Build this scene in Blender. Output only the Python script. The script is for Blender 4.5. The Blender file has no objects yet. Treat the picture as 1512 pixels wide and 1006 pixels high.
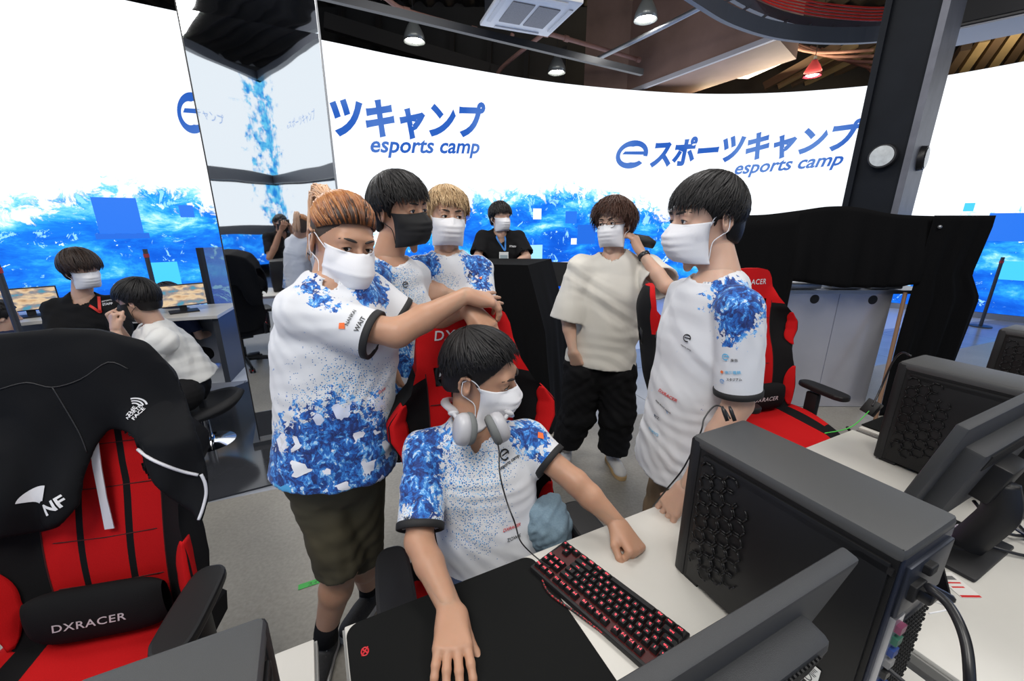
import bpy, bmesh, math, random
import numpy as np
from mathutils import Vector, Matrix, noise as mnoise
from mathutils.bvhtree import BVHTree
random.seed(7); np.random.seed(7)
C = bpy.context.scene.collection
PI = math.pi
# ---------- the photograph's camera: eye 1.60 m up, pitched down 16.2 degrees, 14.4 mm lens
FPX = 605.0; TH = math.radians(16.2); ST, CT = math.sin(TH), math.cos(TH); EYE = 1.6
def ray(px, py):
    u = (px-756)/FPX; v = -(py-503)/FPX
    return Vector((u, CT+v*ST, -ST+v*CT))
def W(px, py, d):            # the world point seen at a pixel at depth d
    return Vector((0,0,EYE)) + ray(px,py)*d
def WZ(px, py, z):           # the world point seen at a pixel on a height
    r = ray(px,py); return Vector((0,0,EYE)) + r*((z-EYE)/r.z)
def WY(px, py, y):
    r = ray(px,py); return Vector((0,0,EYE)) + r*(y/r.y)
# ---------- desk frame
EX = Vector((.899,.438,0)); NX = Vector((.438,-.899,0)); DA = Vector((-.385,.709,0))
DESK_Z = .72
def D(s, n, z=DESK_Z): 
    p = DA + EX*s + NX*n; p.z = z; return p
DROT = math.atan2(.438,.899)
# ---------- materials
MATS = {}
class NT:
    def __init__(s, name):
        s.m = bpy.data.materials.new(name); s.m.use_nodes = True; s.t = s.m.node_tree
        s.b = s.t.nodes['Principled BSDF']; s.out = s.t.nodes['Material Output']
    def n(s, kind, ins=None, **kw):
        nd = s.t.nodes.new(kind)
        for k, v in kw.items(): setattr(nd, k, v)
        for k, v in (ins or {}).items():
            s.put(nd.inputs[k], v)
        return nd
    def put(s, sock, v):
        if isinstance(v, bpy.types.NodeSocket): s.t.links.new(v, sock)
        elif isinstance(v, bpy.types.Node): s.t.links.new(v.outputs[0], sock)
        else:
            if isinstance(v, (tuple, list)) and len(v) == 3 and len(sock.default_value) == 4: v = (*v, 1)
            sock.default_value = v
    def math(s, op, a, b=0.0, c=0.0, clamp=False):
        nd = s.t.nodes.new('ShaderNodeMath'); nd.operation = op; nd.use_clamp = clamp
        s.put(nd.inputs[0], a); s.put(nd.inputs[1], b); s.put(nd.inputs[2], c); return nd.outputs[0]
    def mix(s, f, a, b, blend='MIX'):
        nd = s.t.nodes.new('ShaderNodeMix'); nd.data_type = 'RGBA'; nd.blend_type = blend
        s.put(nd.inputs[0], f); s.put(nd.inputs[6], a); s.put(nd.inputs[7], b); return nd.outputs[2]
    def ramp(s, f, stops, interp='LINEAR'):
        nd = s.t.nodes.new('ShaderNodeValToRGB'); nd.color_ramp.interpolation = interp
        el = nd.color_ramp.elements
        while len(el) < len(stops): el.new(.5)
        for e, (p, c) in zip(el, stops):
            e.position = p; e.color = (*c, 1) if len(c) == 3 else c
        s.put(nd.inputs[0], f); return nd.outputs[0]
    def noise(s, vec, scale, detail=3, rough=.5, dist=0.0):
        nd = s.n('ShaderNodeTexNoise', {'Scale': scale, 'Detail': detail, 'Roughness': rough, 'Distortion': dist})
        if vec is not None: s.put(nd.inputs['Vector'], vec)
        return nd.outputs[0]
    def bump(s, h, strength=.2, dist=.01):
        nd = s.n('ShaderNodeBump', {'Strength': strength, 'Distance': dist, 'Height': h}); s.put(s.b.inputs['Normal'], nd.outputs[0])
    def obj(s): return s.n('ShaderNodeTexCoord').outputs['Object']
    def gen(s): return s.n('ShaderNodeTexCoord').outputs['Generated']
def mat(name, col=(.5,.5,.5), rough=.5, metal=0.0, emit=None, es=1.0, spec=.5, var=0.0, vs=20.0, bump=0.0, bs=200.0, sheen=0.0, coat=0.0, sss=0.0, alpha=1.0, trans=0.0):
    if name in MATS: return MATS[name]
    t = NT(name); b = t.b
    b.inputs['Base Color'].default_value = (*col, 1); b.inputs['Roughness'].default_value = rough
    b.inputs['Metallic'].default_value = metal; b.inputs['Specular IOR Level'].default_value = spec
    if sheen: b.inputs['Sheen Weight'].default_value = sheen
    if coat: b.inputs['Coat Weight'].default_value = coat
    if trans: b.inputs['Transmission Weight'].default_value = trans
    if alpha < 1: b.inputs['Alpha'].default_value = alpha
    if sss:
        b.inputs['Subsurface Weight'].default_value = sss; b.inputs['Subsurface Radius'].default_value = (.012,.005,.003); b.inputs['Subsurface Scale'].default_value = 1
    if emit: b.inputs['Emission Color'].default_value = (*emit, 1); b.inputs['Emission Strength'].default_value = es
    if var:
        o = t.obj(); f = t.noise(o, vs, 4)
        t.put(b.inputs['Base Color'], t.mix(f, tuple(c*(1-var) for c in col), tuple(min(1, c*(1+var)) for c in col)))
    if bump:
        t.bump(t.noise(t.obj(), bs, 2), bump, .003)
    MATS[name] = t.m; return t.m
# ---------- objects
def tag(o, label=None, cat=None, group=None, kind=None):
    if label: o['label'] = label
    if cat: o['category'] = cat
    if group: o['group'] = group
    if kind: o['kind'] = kind
    return o
def link(name, me, m=None, parent=None, smooth=False):
    o = bpy.data.objects.new(name, me); C.objects.link(o)
    if m is not None:
        for x in (m if isinstance(m, (list, tuple)) else [m]): me.materials.append(x)
    if smooth: me.shade_smooth()
    if parent: o.parent = parent
    return o
def empty(name, loc=(0,0,0), rz=0.0, label=None, cat=None, group=None):
    o = bpy.data.objects.new(name, None); C.objects.link(o); o.location = loc; o.rotation_euler = (0,0,rz)
    o.empty_display_size = .1
    return tag(o, label, cat, group)
def copy_tree(o, parent=None):
    c = o.copy(); C.objects.link(c)
    if parent: c.parent = parent
    for ch in list(o.children): copy_tree(ch, c)
    return c
class MB:
    """collects shapes for ONE mesh"""
    def __init__(s): s.v = []; s.f = []; s.mi = []; s.m = 0
    def add(s, vs, fs):
        b = len(s.v); s.v += [tuple(v) for v in vs]; s.f += [tuple(i+b for i in f) for f in fs]; s.mi += [s.m]*len(fs); return s
    def box(s, c, d, M=None, bev=0.0):
        c = Vector(c); x, y, z = (q/2 for q in d)
        if bev:
            bm = bmesh.new(); bmesh.ops.create_cube(bm, size=1)
            for v in bm.verts: v.co = Vector((v.co.x*2*x, v.co.y*2*y, v.co.z*2*z))
            bmesh.ops.bevel(bm, geom=bm.edges[:], offset=min(bev, x*.95, y*.95, z*.95), segments=2, profile=.5, affect='EDGES')
            bm.verts.ensure_lookup_table()
            vs = [v.co.copy() for v in bm.verts]; fs = [[v.index for v in f.verts] for f in bm.faces]; bm.free()
        else:
            vs = [Vector((i*x,j*y,k*z)) for i in (-1,1) for j in (-1,1) for k in (-1,1)]
            fs = [(0,1,3,2),(4,6,7,5),(0,4,5,1),(2,3,7,6),(0,2,6,4),(1,5,7,3)]
        if M is not None: vs = [M @ v for v in vs]
        return s.add([v+c for v in vs], fs)
    def tube(s, pts, r, n=8, cap=True, closed=False, flat=None):
        pts = [Vector(p) for p in pts]; N = len(pts)
        rs = r if isinstance(r, (list, tuple)) else [r]*N
        vs = []; fs = []; up = None
        for i, p in enumerate(pts):
            if closed: t = pts[(i+1) % N]-pts[i-1]
            else: t = pts[min(i+1,N-1)]-pts[max(i-1,0)]
            if t.length < 1e-9: t = Vector((0,0,1))
            t.normalize()
            if up is None:
                up = Vector((0,0,1)) if abs(t.z) < .9 else Vector((1,0,0))
            a = up - t*up.dot(t)
            if a.length < 1e-6: a = t.orthogonal()
            a.normalize(); b = t.cross(a); up = a
            for k in range(n):
                an = 2*PI*k/n; q = a*math.cos(an)*rs[i] + b*math.sin(an)*rs[i]*(flat or 1)
                vs.append(p+q)
        M = N if closed else N-1
        for i in range(M):
            for k in range(n):
                j = (i+1) % N
                fs.append((i*n+k, i*n+(k+1) % n, j*n+(k+1) % n, j*n+k))
        if cap and not closed:
            fs.append(tuple(range(n))[::-1]); fs.append(tuple((N-1)*n+k for k in range(n)))
        return s.add(vs, fs)
    def cyl(s, a, b, ra, rb=None, n=16): return s.tube([a, b], [ra, ra if rb is None else rb], n)
    def lathe(s, prof, n=24, c=(0,0,0), M=None):
        c = Vector(c); vs = []; fs = []
        for r, z in prof:
            for k in range(n):
                v = Vector((r*math.cos(2*PI*k/n), r*math.sin(2*PI*k/n), z))
                vs.append((M @ v if M is not None else v)+c)
        for i in range(len(prof)-1):
            for k in range(n): fs.append((i*n+k, i*n+(k+1) % n, (i+1)*n+(k+1) % n, (i+1)*n+k))
        return s.add(vs, fs)
    def prism(s, poly, z0, z1, M=None):
        n = len(poly); vs = [Vector((x,y,z0)) for x, y in poly]+[Vector((x,y,z1)) for x, y in poly]
        if M is not None: vs = [M @ v for v in vs]
        fs = [tuple(range(n))[::-1], tuple(range(n,2*n))]+[(i,(i+1) % n,(i+1) % n+n,i+n) for i in range(n)]
        return s.add(vs, fs)
    def grid(s, fn, nu, nv):
        vs = [fn(i/nu, j/nv) for j in range(nv+1) for i in range(nu+1)]
        fs = [(j*(nu+1)+i, j*(nu+1)+i+1, (j+1)*(nu+1)+i+1, (j+1)*(nu+1)+i) for j in range(nv) for i in range(nu)]
        return s.add(vs, fs)
    def sph(s, c, r, n=12, m=8, M=None):
        r = r if isinstance(r, (tuple, list)) else (r,r,r); c = Vector(c)
        vs = []; fs = []
        for j in range(m+1):
            for k in range(n):
                th = PI*j/m; ph = 2*PI*k/n
                v = Vector((r[0]*math.sin(th)*math.cos(ph), r[1]*math.sin(th)*math.sin(ph), r[2]*math.cos(th)))
                vs.append((M @ v if M is not None else v)+c)
        for j in range(m):
            for k in range(n): fs.append((j*n+k, (j+1)*n+k, (j+1)*n+(k+1) % n, j*n+(k+1) % n))
        return s.add(vs, fs)
    def build(s, name, m=None, parent=None, smooth=False, auto=None, solid=0.0, sub=0, bevel=0.0):
        me = bpy.data.meshes.new(name); me.from_pydata(s.v, [], s.f); me.update()
        if any(s.mi): me.polygons.foreach_set('material_index', s.mi)
        bm = bmesh.new(); bm.from_mesh(me)
        bmesh.ops.remove_doubles(bm, verts=bm.verts[:], dist=1e-5)
        bmesh.ops.recalc_face_normals(bm, faces=bm.faces[:]); bm.to_mesh(me); bm.free()
        o = link(name, me, m, parent, smooth or auto is not None)
        if auto is not None and len(me.polygons): me.set_sharp_from_angle(angle=math.radians(auto))
        if solid: md = o.modifiers.new('t', 'SOLIDIFY'); md.thickness = solid; md.offset = 0
        if bevel: md = o.modifiers.new('b', 'BEVEL'); md.width = bevel; md.segments = 2; md.limit_method = 'ANGLE'
        if sub: md = o.modifiers.new('s', 'SUBSURF'); md.levels = sub; md.render_levels = sub
        return o
def rotz(a): return Matrix.Rotation(a, 3, 'Z')
def frame(x, y, z): return Matrix((x, y, z)).transposed()    # columns
def catmull(pts, n=6):
    pts = [Vector(p) for p in pts]; out = []
    for i in range(len(pts)-1):
        p0 = pts[max(i-1,0)]; p1 = pts[i]; p2 = pts[i+1]; p3 = pts[min(i+2,len(pts)-1)]
        for k in range(n):
            t = k/n
            out.append(.5*((2*p1)+(p2-p0)*t+(2*p0-5*p1+4*p2-p3)*t*t+(3*p1-p0-3*p2+p3)*t**3))
    out.append(pts[-1]); return out
# ---------- text outlines as flat triangles (2-D)
def text2d(txt, shear=0.0, bold=0.0, spacing=1.0):
    cu = bpy.data.curves.new('t', 'FONT'); cu.body = txt; cu.size = 1; cu.shear = shear; cu.offset = bold; cu.space_character = spacing
    cu.resolution_u = 3
    ob = bpy.data.objects.new('t', cu); C.objects.link(ob)
    bpy.context.view_layer.update()
    me = bpy.data.meshes.new_from_object(ob.evaluated_get(bpy.context.evaluated_depsgraph_get()))
    vs = [(v.co.x, v.co.y) for v in me.vertices]; fs = [tuple(p.vertices) for p in me.polygons]
    bpy.data.objects.remove(ob); bpy.data.curves.remove(cu); bpy.data.meshes.remove(me)
    if not vs: return [], []
    x0 = min(v[0] for v in vs); x1 = max(v[0] for v in vs); y0 = min(v[1] for v in vs); y1 = max(v[1] for v in vs)
    w = max(1e-6, x1-x0)
    return [((x-x0)/w, (y-y0)/w) for x, y in vs], fs       # width 1, baseline box at 0
def subdiv2d(vs, fs, cuts=1, maxlen=.06):
    bm = bmesh.new(); vv = [bm.verts.new((x,y,0)) for x, y in vs]
    for f in fs:
        try: bm.faces.new([vv[i] for i in f])
        except ValueError: pass
    for _ in range(4):
        es = [e for e in bm.edges if e.calc_length() > maxlen]
        if not es: break
        bmesh.ops.subdivide_edges(bm, edges=es, cuts=1)
    bmesh.ops.triangulate(bm, faces=[f for f in bm.faces if len(f.verts) > 4])
    bm.verts.index_update()
    r = [(v.co.x, v.co.y) for v in bm.verts], [tuple(v.index for v in f.verts) for f in bm.faces]
    bm.free(); return r
def flat_text(name, txt, origin, xdir, ydir, width, m, parent=None, shear=0.0, bold=0.0, off=.0006, hscale=1.0, spacing=1.0):
    vs, fs = text2d(txt, shear, bold, spacing); o = Vector(origin); n = xdir.cross(ydir).normalized()
    mb = MB(); mb.add([o+xdir*(x*width)+ydir*(y*width*hscale)+n*off for x, y in vs], fs)
    return mb.build(name, m, parent)
def bvh_of(o):
    me = o.data; mw = o.matrix_world
    return BVHTree.FromPolygons([mw @ v.co for v in me.vertices], [tuple(p.vertices) for p in me.polygons])
def cast(b, px, py):
    r = ray(px,py).normalized(); h = b.ray_cast(Vector((0,0,EYE)), r)
    return (h[0], h[1] if h[1].dot(r) < 0 else -h[1]) if h[0] is not None else (None, None)
def decal(name, shape, target, pa, pb, m, parent=None, hscale=1.0, off=.0018, bv=None, yshift=0.0, maxlen=.05):
    """lay a flat outline (vs 0..1 wide) on a cloth surface between two marked places, following its folds"""
    b = bv or bvh_of(target)
    A, na = cast(b, *pa); B, nb = cast(b, *pb)
    if A is None or B is None: print('DECAL MISS', name, pa, pb); return None
    if (B-A).length > .16 and 'lettering' in name and target.name.startswith(('jersey','t_shirt','long')): print('DECAL WIDE', name, pa, pb, (B-A).length); return None
    n = (na+nb).normalized(); x = B-A; L = x.length; x.normalize(); n = (n-x*n.dot(x)).normalized(); y = n.cross(x)
    vs, fs = subdiv2d(*shape, maxlen=maxlen); out = []
    for u, v in vs:
        p = A+x*(u*L)+y*((v+yshift)*L*hscale)
        h = b.ray_cast(p+n*.08, -n, .2)
        q = h[0] if h[0] is not None else p
        out.append(q+n*off)
    mb = MB(); mb.add(out, fs); o = mb.build(name, m)
    if parent: o.parent = parent; o.matrix_parent_inverse = parent.matrix_world.inverted()
    return o
# ================= ROOM =================
black = mat('black_paint', (.012,.012,.014), .45)
dkgrey = mat('dark_grey_metal', (.055,.058,.065), .4, .3)
white_p = mat('white_plastic', (.8,.8,.8), .4)
steel = mat('galvanised_steel', (.35,.36,.38), .4, .8)
# floor: warm concrete by the desks, glossy grey tiles beyond a line
t = NT('floor_surface'); o = t.obj(); sp = t.n('ShaderNodeSeparateXYZ', {0: o})
X, Y = sp.outputs[0], sp.outputs[1]
conc = t.ramp(t.noise(o, 1.6, 8, .62), [(.25,(.22,.205,.18)),(.55,(.30,.285,.25)),(.8,(.38,.365,.33))])
conc = t.mix(.25, conc, t.ramp(t.noise(o, 60, 3), [(.3,(.16,.15,.13)),(.7,(.4,.38,.34))]))
rot = t.n('ShaderNodeMapping', {'Vector': o, 'Rotation': (0,0,-.36)})
br = t.n('ShaderNodeTexBrick', {'Vector': rot, 'Scale': 1.0, 'Mortar Size': .006, 'Brick Width': 1.2, 'Row Height': 1.2, 'Color1': (.27,.29,.34), 'Color2': (.31,.33,.38), 'Mortar': (.08,.085,.1)})
br.offset = 0
tile = t.mix(.25, br.outputs[0], t.ramp(t.noise(o, 3, 6), [(.3,(.2,.22,.26)),(.7,(.45,.48,.53))]))
line = t.math('SUBTRACT', Y, t.math('ADD', t.math('MULTIPLY', X, .40), 2.78))
ft = t.math('GREATER_THAN', line, 0.0)
line2 = t.math('SUBTRACT', Y, t.math('ADD', t.math('MULTIPLY', X, .25), 4.7))
far = t.mix(t.math('GREATER_THAN', line2, 0.0), tile, (.62,.66,.72))
t.put(t.b.inputs['Base Color'], t.mix(ft, conc, far))
t.put(t.b.inputs['Roughness'], t.math('SUBTRACT', .42, t.math('MULTIPLY', ft, .22)))
t.bump(t.noise(o, 40, 4), .05, .004)
floor_m = t.m
MB().box((0,1.5,-.05), (24,22,.1)).build('floor', floor_m)['kind'] = 'structure'
# corrugated roof deck, dark
t = NT('roof_deck'); o = t.obj(); w = t.n('ShaderNodeTexWave', {'Vector': o, 'Scale': .9, 'Distortion': 0.0})
w.bands_direction = 'X'
t.put(t.b.inputs['Base Color'], t.mix(t.noise(o, .7, 3), (.045,.04,.036), (.13,.11,.09))); t.b.inputs['Roughness'].default_value = .7
t.bump(w.outputs[0], 1.0, .12)
mb = MB()
def roof(u, v):
    x = -12+24*u; return Vector((x, -9.5+22*v, 6.4+.07*math.sin(x*14)))
mb.grid(roof, 480, 2)
mb.build('ceiling', t.m, smooth=True)['kind'] = 'structure'
wallm = mat('hall_wall_dark', (.05,.048,.046), .8, var=.3, vs=1.5)
for nm, c, d in (('wall_back',(0,11.2,3.1),(24,.2,6.4)),('wall_left',(-11.9,.8,3.1),(.2,21,6.4)),('wall_right',(11.9,.8,3.1),(.2,21,6.4)),('wall_front',(0,-9.3,3.1),(24,.2,6.4))):
    MB().box(c, d).build(nm, wallm)['kind'] = 'structure'
# ---------- curved video wall
path0 = [(-7.2,-2.5),(-7.4,-.6),(-7.25,1.2),(-6.6,2.9),(-5.5,4.4),(-4.2,5.45),(-2.53,6.45),(-1.38,7.15),(.76,8.19),(3.16,8.8),(4.94,8.8),(6.47,8.35),(7.3,7.8),(8.0,7.0),(9.2,5.6),(9.9,3.8),(10.1,2)]
path = catmull([(x,y,0) for x, y in path0], 10)
S = [0.0]
for a, b in zip(path, path[1:]): S.append(S[-1]+(b-a).length)
def wall_pt(s, z, off=0.0):
    i = max(0, min(len(S)-2, int(np.searchsorted(S, s))-1)); f = (s-S[i])/(S[i+1]-S[i])
    p = path[i].lerp(path[i+1], f); tg = (path[i+1]-path[i]).normalized(); n = Vector((tg.y,-tg.x,0))
    return Vector((p.x,p.y,z))+n*off
def wall_hit(px, py):
    r = ray(px,py); best = None
    for i in range(len(path)-1):
        a, b = path[i], path[i+1]; dx, dy = b.x-a.x, b.y-a.y
        den = r.x*dy-r.y*dx
        if abs(den) < 1e-9: continue
        tt = (a.x*dy-a.y*dx)/den; ss = (a.x*r.y-a.y*r.x)/den
        if 0 <= ss <= 1 and tt > 0 and (best is None or tt < best[0]): best = (tt, S[i]+ss*(S[i+1]-S[i]))
    return best[1], EYE+r.z*best[0]
VTOP, VBOT = 3.95, .10
s_dome, _ = wall_hit(830, 400); s_dl, _ = wall_hit(590, 400); s_dr, _ = wall_hit(1015, 400)
_, z_dome = wall_hit(830, 284)
def thr(s):
    z = 1.25+.25*math.sin(s*1.1)+.12*math.sin(s*3.7+1)
    sl, zl = wall_hit(60, 262)
    if s < s_dl:
        k = min(1, (s_dl-s)/2.5); z = z*(1-k)+(zl-.18+.12*math.sin(s*2.3))*k
    h = (s-s_dome)/((s_dome-s_dl) if s < s_dome else (s_dr-s_dome))
    if abs(h) < 1.0: z = max(z, 1.0+(z_dome-.95)*math.sqrt(1-h*h))
    sr, zr = wall_hit(1450, 300)
    if s > sr-2: z = max(z, zr-.2-.35*max(0, (sr-s)/2))
    return z
t = NT('video_wall_picture'); uv = t.n('ShaderNodeUVMap'); uv.uv_map = 'UV'
th = t.n('ShaderNodeAttribute'); th.attribute_name = 'thr'; thf = th.outputs['Fac']
sp = t.n('ShaderNodeSeparateXYZ', {0: uv}); z = sp.outputs[1]
f = t.math('SUBTRACT', thf, z)
n1 = t.noise(t.n('ShaderNodeMapping', {'Vector': uv, 'Scale': (.7,1.5,1)}), 1.7, 9, .68, .3); n2 = t.noise(uv, 4.5, 8, .72, .8); n3 = t.noise(uv, 1.1, 4, .6)
f2 = t.math('ADD', f, t.math('MULTIPLY', t.math('SUBTRACT', n2, .5), 1.5))
cov = t.math('MULTIPLY', f2, 9.0, clamp=True)
deep = t.math('ADD', t.math('MULTIPLY', f, .42), t.math('MULTIPLY', t.math('SUBTRACT', n1, .5), 2.6))
blue = t.ramp(t.math('ADD', deep, .22), [(.0,(.55,.86,1)),(.15,(.16,.60,1)),(.3,(.03,.36,.92)),(.5,(.012,.19,.80)),(.75,(.008,.115,.66)),(1,(.006,.09,.58))])
cel = t.n('ShaderNodeTexVoronoi', {'Vector': t.n('ShaderNodeMapping', {'Vector': uv}), 'Scale': 6.0})
sparkle = t.math('MULTIPLY', t.math('GREATER_THAN', n2, .58), t.math('GREATER_THAN', n1, .5))
blue = t.mix(t.math('MULTIPLY', sparkle, .75), blue, (.35,.78,1))
hole = t.math('GREATER_THAN', t.noise(uv, 4.2, 5, .6, .6), t.math('ADD', .62, t.math('MULTIPLY', f, .07)))
blue = t.mix(hole, blue, (.62,.88,1))
scan = t.n('ShaderNodeTexWave', {'Vector': uv, 'Scale': 6.0}); scan.bands_direction = 'Y'
white = t.mix(scan.outputs[0], (.86,.90,.95), (.93,.96,1))
pic = t.mix(cov, white, blue)
em = t.n('ShaderNodeEmission', {'Color': pic, 'Strength': 1.35})
t.t.links.new(em.outputs[0], t.out.inputs[0]); vidm = t.m
root = empty('video_wall', (2,8.7,0), label='huge curved video wall showing white sky above splashing blue water', cat='video wall')
def build_screen(name, s0, s1, z0, z1, m, parent, fn=wall_pt, th=thr, n=None):
    n = n or max(8, int((s1-s0)/.12)); vs = []; fs = []; us = []; ts = []
    for i in range(n+1):
        s = s0+(s1-s0)*i/n
        for zz in (z0, z1):
            vs.append(fn(s,zz)); us.append((s,zz)); ts.append(th(s))
        for zz in (z1, z0):
            vs.append(fn(s,zz,-.15)); us.append((s,zz)); ts.append(th(s))
    for i in range(n):
        a = i*4; b = a+4
        fs.append((a,b,b+1,a+1)); fs.append((a+1,b+1,b+2,a+2)); fs.append((a+2,b+2,b+3,a+3)); fs.append((a+3,b+3,b,a))
    fs.append((0,1,2,3)); fs.append((n*4,n*4+3,n*4+2,n*4+1))
    me = bpy.data.meshes.new(name); me.from_pydata([tuple(v) for v in vs], [], fs)
    ul = me.uv_layers.new(name='UV')
    for l in me.loops: ul.data[l.index].uv = us[l.vertex_index]
    at = me.attributes.new('thr', 'FLOAT', 'POINT'); at.data.foreach_set('value', ts)
    mi = [0 if k % 4 == 0 else 1 for k in range(len(fs)-2)]+[1,1]
    me.polygons.foreach_set('material_index', [0 if (k % 4 == 0 and k < n*4) else 1 for k in range(len(fs))])
    return link(name, me, [m, black], parent)
def unparent_fix(o, p):
    o.parent = p; o.matrix_parent_inverse = p.matrix_world.inverted()
bpy.context.view_layer.update()
sc = build_screen('screen', 0, S[-1], VBOT, VTOP, vidm, None); unparent_fix(sc, root)
mb = MB()
for k in range(len(path)-1):
    a, b = path[k], path[k+1]
    mb.add([wall_pt(S[k],0,.03),wall_pt(S[k+1],0,.03),wall_pt(S[k+1],VBOT,.03),wall_pt(S[k],VBOT,.03)],[(0,1,2,3)])
unparent_fix(mb.build('plinth', steel), root)
t = NT('screen_logo_blue'); uvn = t.noise(t.obj(), .9, 2)
em = t.n('ShaderNodeEmission', {'Color': t.ramp(uvn, [(.38,(.03,.13,.56)),(.6,(.12,.26,.68))]), 'Strength': 1.0}); t.t.links.new(em.outputs[0], t.out.inputs[0]); logom = t.m
def wall_text(name, txt, pa, pb, hs, m, bold=.02, shear=0.0, off=.012, spacing=1.0):
    (sa, za), (sb, zb) = wall_hit(*pa), wall_hit(*pb)
    vs, fs = subdiv2d(*text2d(txt, shear, bold, spacing), maxlen=.05)
    dx, dz = sb-sa, zb-za; L = math.hypot(dx, dz)
    mb = MB(); mb.add([wall_pt(sa+dx*u, za+dz*u+v*L*hs, off) for u, v in vs], fs)
    o = mb.build(name, m); unparent_fix(o, root)
def logo_e(pa, pb, m):       # the round e: ring, bar and open tail, drawn with a stroke
    (sa, za), (sb, zb) = wall_hit(*pa), wall_hit(*pb); cx, cz = (sa+sb)/2, (za+zb)/2; r = (sb-sa)/2
    k = abs(zb-za)/2/r
    outer = []; inner = []
    for i in range(41):
        a = math.radians(-12+ (330)*i/40) ; 
        w = .46-.20*abs(math.cos(a))
        outer.append((math.cos(a+.12), math.sin(a+.12))); inner.append((math.cos(a+.12)*(1-w), math.sin(a+.12)*(1-w)))
    vs = outer+inner; fs = [(i,i+1,i+42,i+41) for i in range(40)]
    b = len(vs); vs += [(-.62,-.02),(.95,.02),(.95,.27),(-.5,.2)]; fs.append((b,b+1,b+2,b+3))
    mb = MB(); mb.add([wall_pt(cx+x*r+y*r*.2, cz+y*r*k, .012) for x, y in vs], fs); unparent_fix(mb.build('logo_letter', m), root)
wall_text('logo_title', 'スポーツキャンプ', (958,251), (1266,222), 1.12, logom, bold=.045, shear=.12)
logo_e((911,206), (954,250), logom)
wall_text('logo_subtitle', 'esports camp', (1083,264), (1242,250), .95, logom, bold=.022, shear=.25)
wall_text('logo_title', 'スポーツキャンプ', (305,205), (717,206), 1.12, logom, bold=.045, shear=.12)
logo_e((255,133), (312,200), logom)
wall_text('logo_subtitle', 'esports camp', (548,233), (708,234), .95, logom, bold=.022, shear=.25)
# squares floating in the splash
def sq(x0, y0, x1, y1, col):
    (sa, za), (sb, zb) = wall_hit(x0,y0), wall_hit(x1,y1)
    m = mat('screen_square_%d%d%d' % tuple(int(c*100) for c in col), (0,0,0), emit=col, es=1.25)
    mb = MB(); n = 6
    mb.grid(lambda u, v: wall_pt(sa+(sb-sa)*u, zb+(za-zb)*v, .008), n, 1); unparent_fix(mb.build('picture_square', m), root)
B1, B2, CY, LB, WH = (.015,.16,.75), (.01,.13,.66), (.06,.56,.98), (.35,.72,.98), (.9,.95,1)
for q in ((133,291,213,345,B1),(263,303,288,321,B1),(222,388,270,425,CY),(140,345,222,352,B2),(1462,315,1560,358,B1),(1480,385,1560,418,CY),
          (787,308,799,324,WH),(843,352,851,361,WH),(826,387,838,401,WH),(835,312,851,330,B1),(853,332,878,360,B2),(780,362,800,400,LB),(1425,300,1437,312,CY),(530,300,541,312,CY),(985,338,998,352,B1)):
    sq(*q)
# ---------- mirror pillar
MP = Vector((-1.876,2.72,0)); MR = Vector((-1.23,3.06,0)); md = (MR-MP).normalized(); mn = Vector((md.y,-md.x,0))
def Rf(p): return p-mn*(2*(p-MP).dot(mn))
t = NT('mirror_steel'); t.b.inputs['Metallic'].default_value = 1; t.b.inputs['Roughness'].default_value = .02; t.b.inputs['Base Color'].default_value = (.80,.82,.85,1)
o = t.obj(); wz = t.n('ShaderNodeSeparateXYZ', {0: o}).outputs[2]
hh = t.math('MULTIPLY', t.noise(t.n('ShaderNodeMapping', {'Vector': o, 'Scale': (1,1,1.6)}), 1.3, 2), t.math('ADD', .12, t.math('MULTIPLY', t.math('SUBTRACT', wz, 2.75, clamp=False), 2.2, clamp=True)))
t.bump(hh, .55, .03); mirm = t.m
pr = empty('mirror_pillar', (-1.55,2.9,0), label='square pillar clad in polished mirror steel reflecting the hall', cat='pillar')
bpy.context.view_layer.update()
W2 = (MR-MP).length
mb = MB(); A, B_ = MP, MR; dd = -mn*.55
for i in range(1):
    mb.add([A+Vector((0,0,z)) for z in (0,5.6)]+[B_+Vector((0,0,z)) for z in (0,5.6)]+[B_+dd+Vector((0,0,z)) for z in (0,5.6)]+[A+dd+Vector((0,0,z)) for z in (0,5.6)],
       [(0,2,3,1),(2,4,5,3),(4,6,7,5),(6,0,1,7),(1,3,5,7),(0,6,4,2)])
unparent_fix(mb.build('mirror_cladding', mirm), pr)
for q, w in ((MP,.006),(MR,.012)):
    unparent_fix(MB().box(q+mn*.004+Vector((0,0,2.8)), (w,w,5.6), rotz(math.atan2(md.y,md.x))).build('corner_trim', steel if w > .01 else black), pr)
unparent_fix(MB().box((MP+MR)/2-mn*.27+Vector((0,0,.02)), (W2+.08,.63,.05), rotz(math.atan2(md.y,md.x))).build('base', dkgrey), pr)
# dark glossy sheet by the pillar: dark reflections in the tiles put into colour
gl = mat('glossy_dark_floor', (.035,.037,.043), .12, var=.3, vs=3)
p = [WZ(268,752,0), WZ(426,711,0), Vector((-.2,2.75,0)), Vector((.1,4.4,0)), Vector((-2.6,4.3,0)), Vector((-3.6,1.6,0))]
tag(MB().prism([(q.x,q.y) for q in p], .001, .012).build('floor_reflection_sheet', gl), 'dark glossy floor covering around the mirror pillar', 'floor covering')
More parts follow.
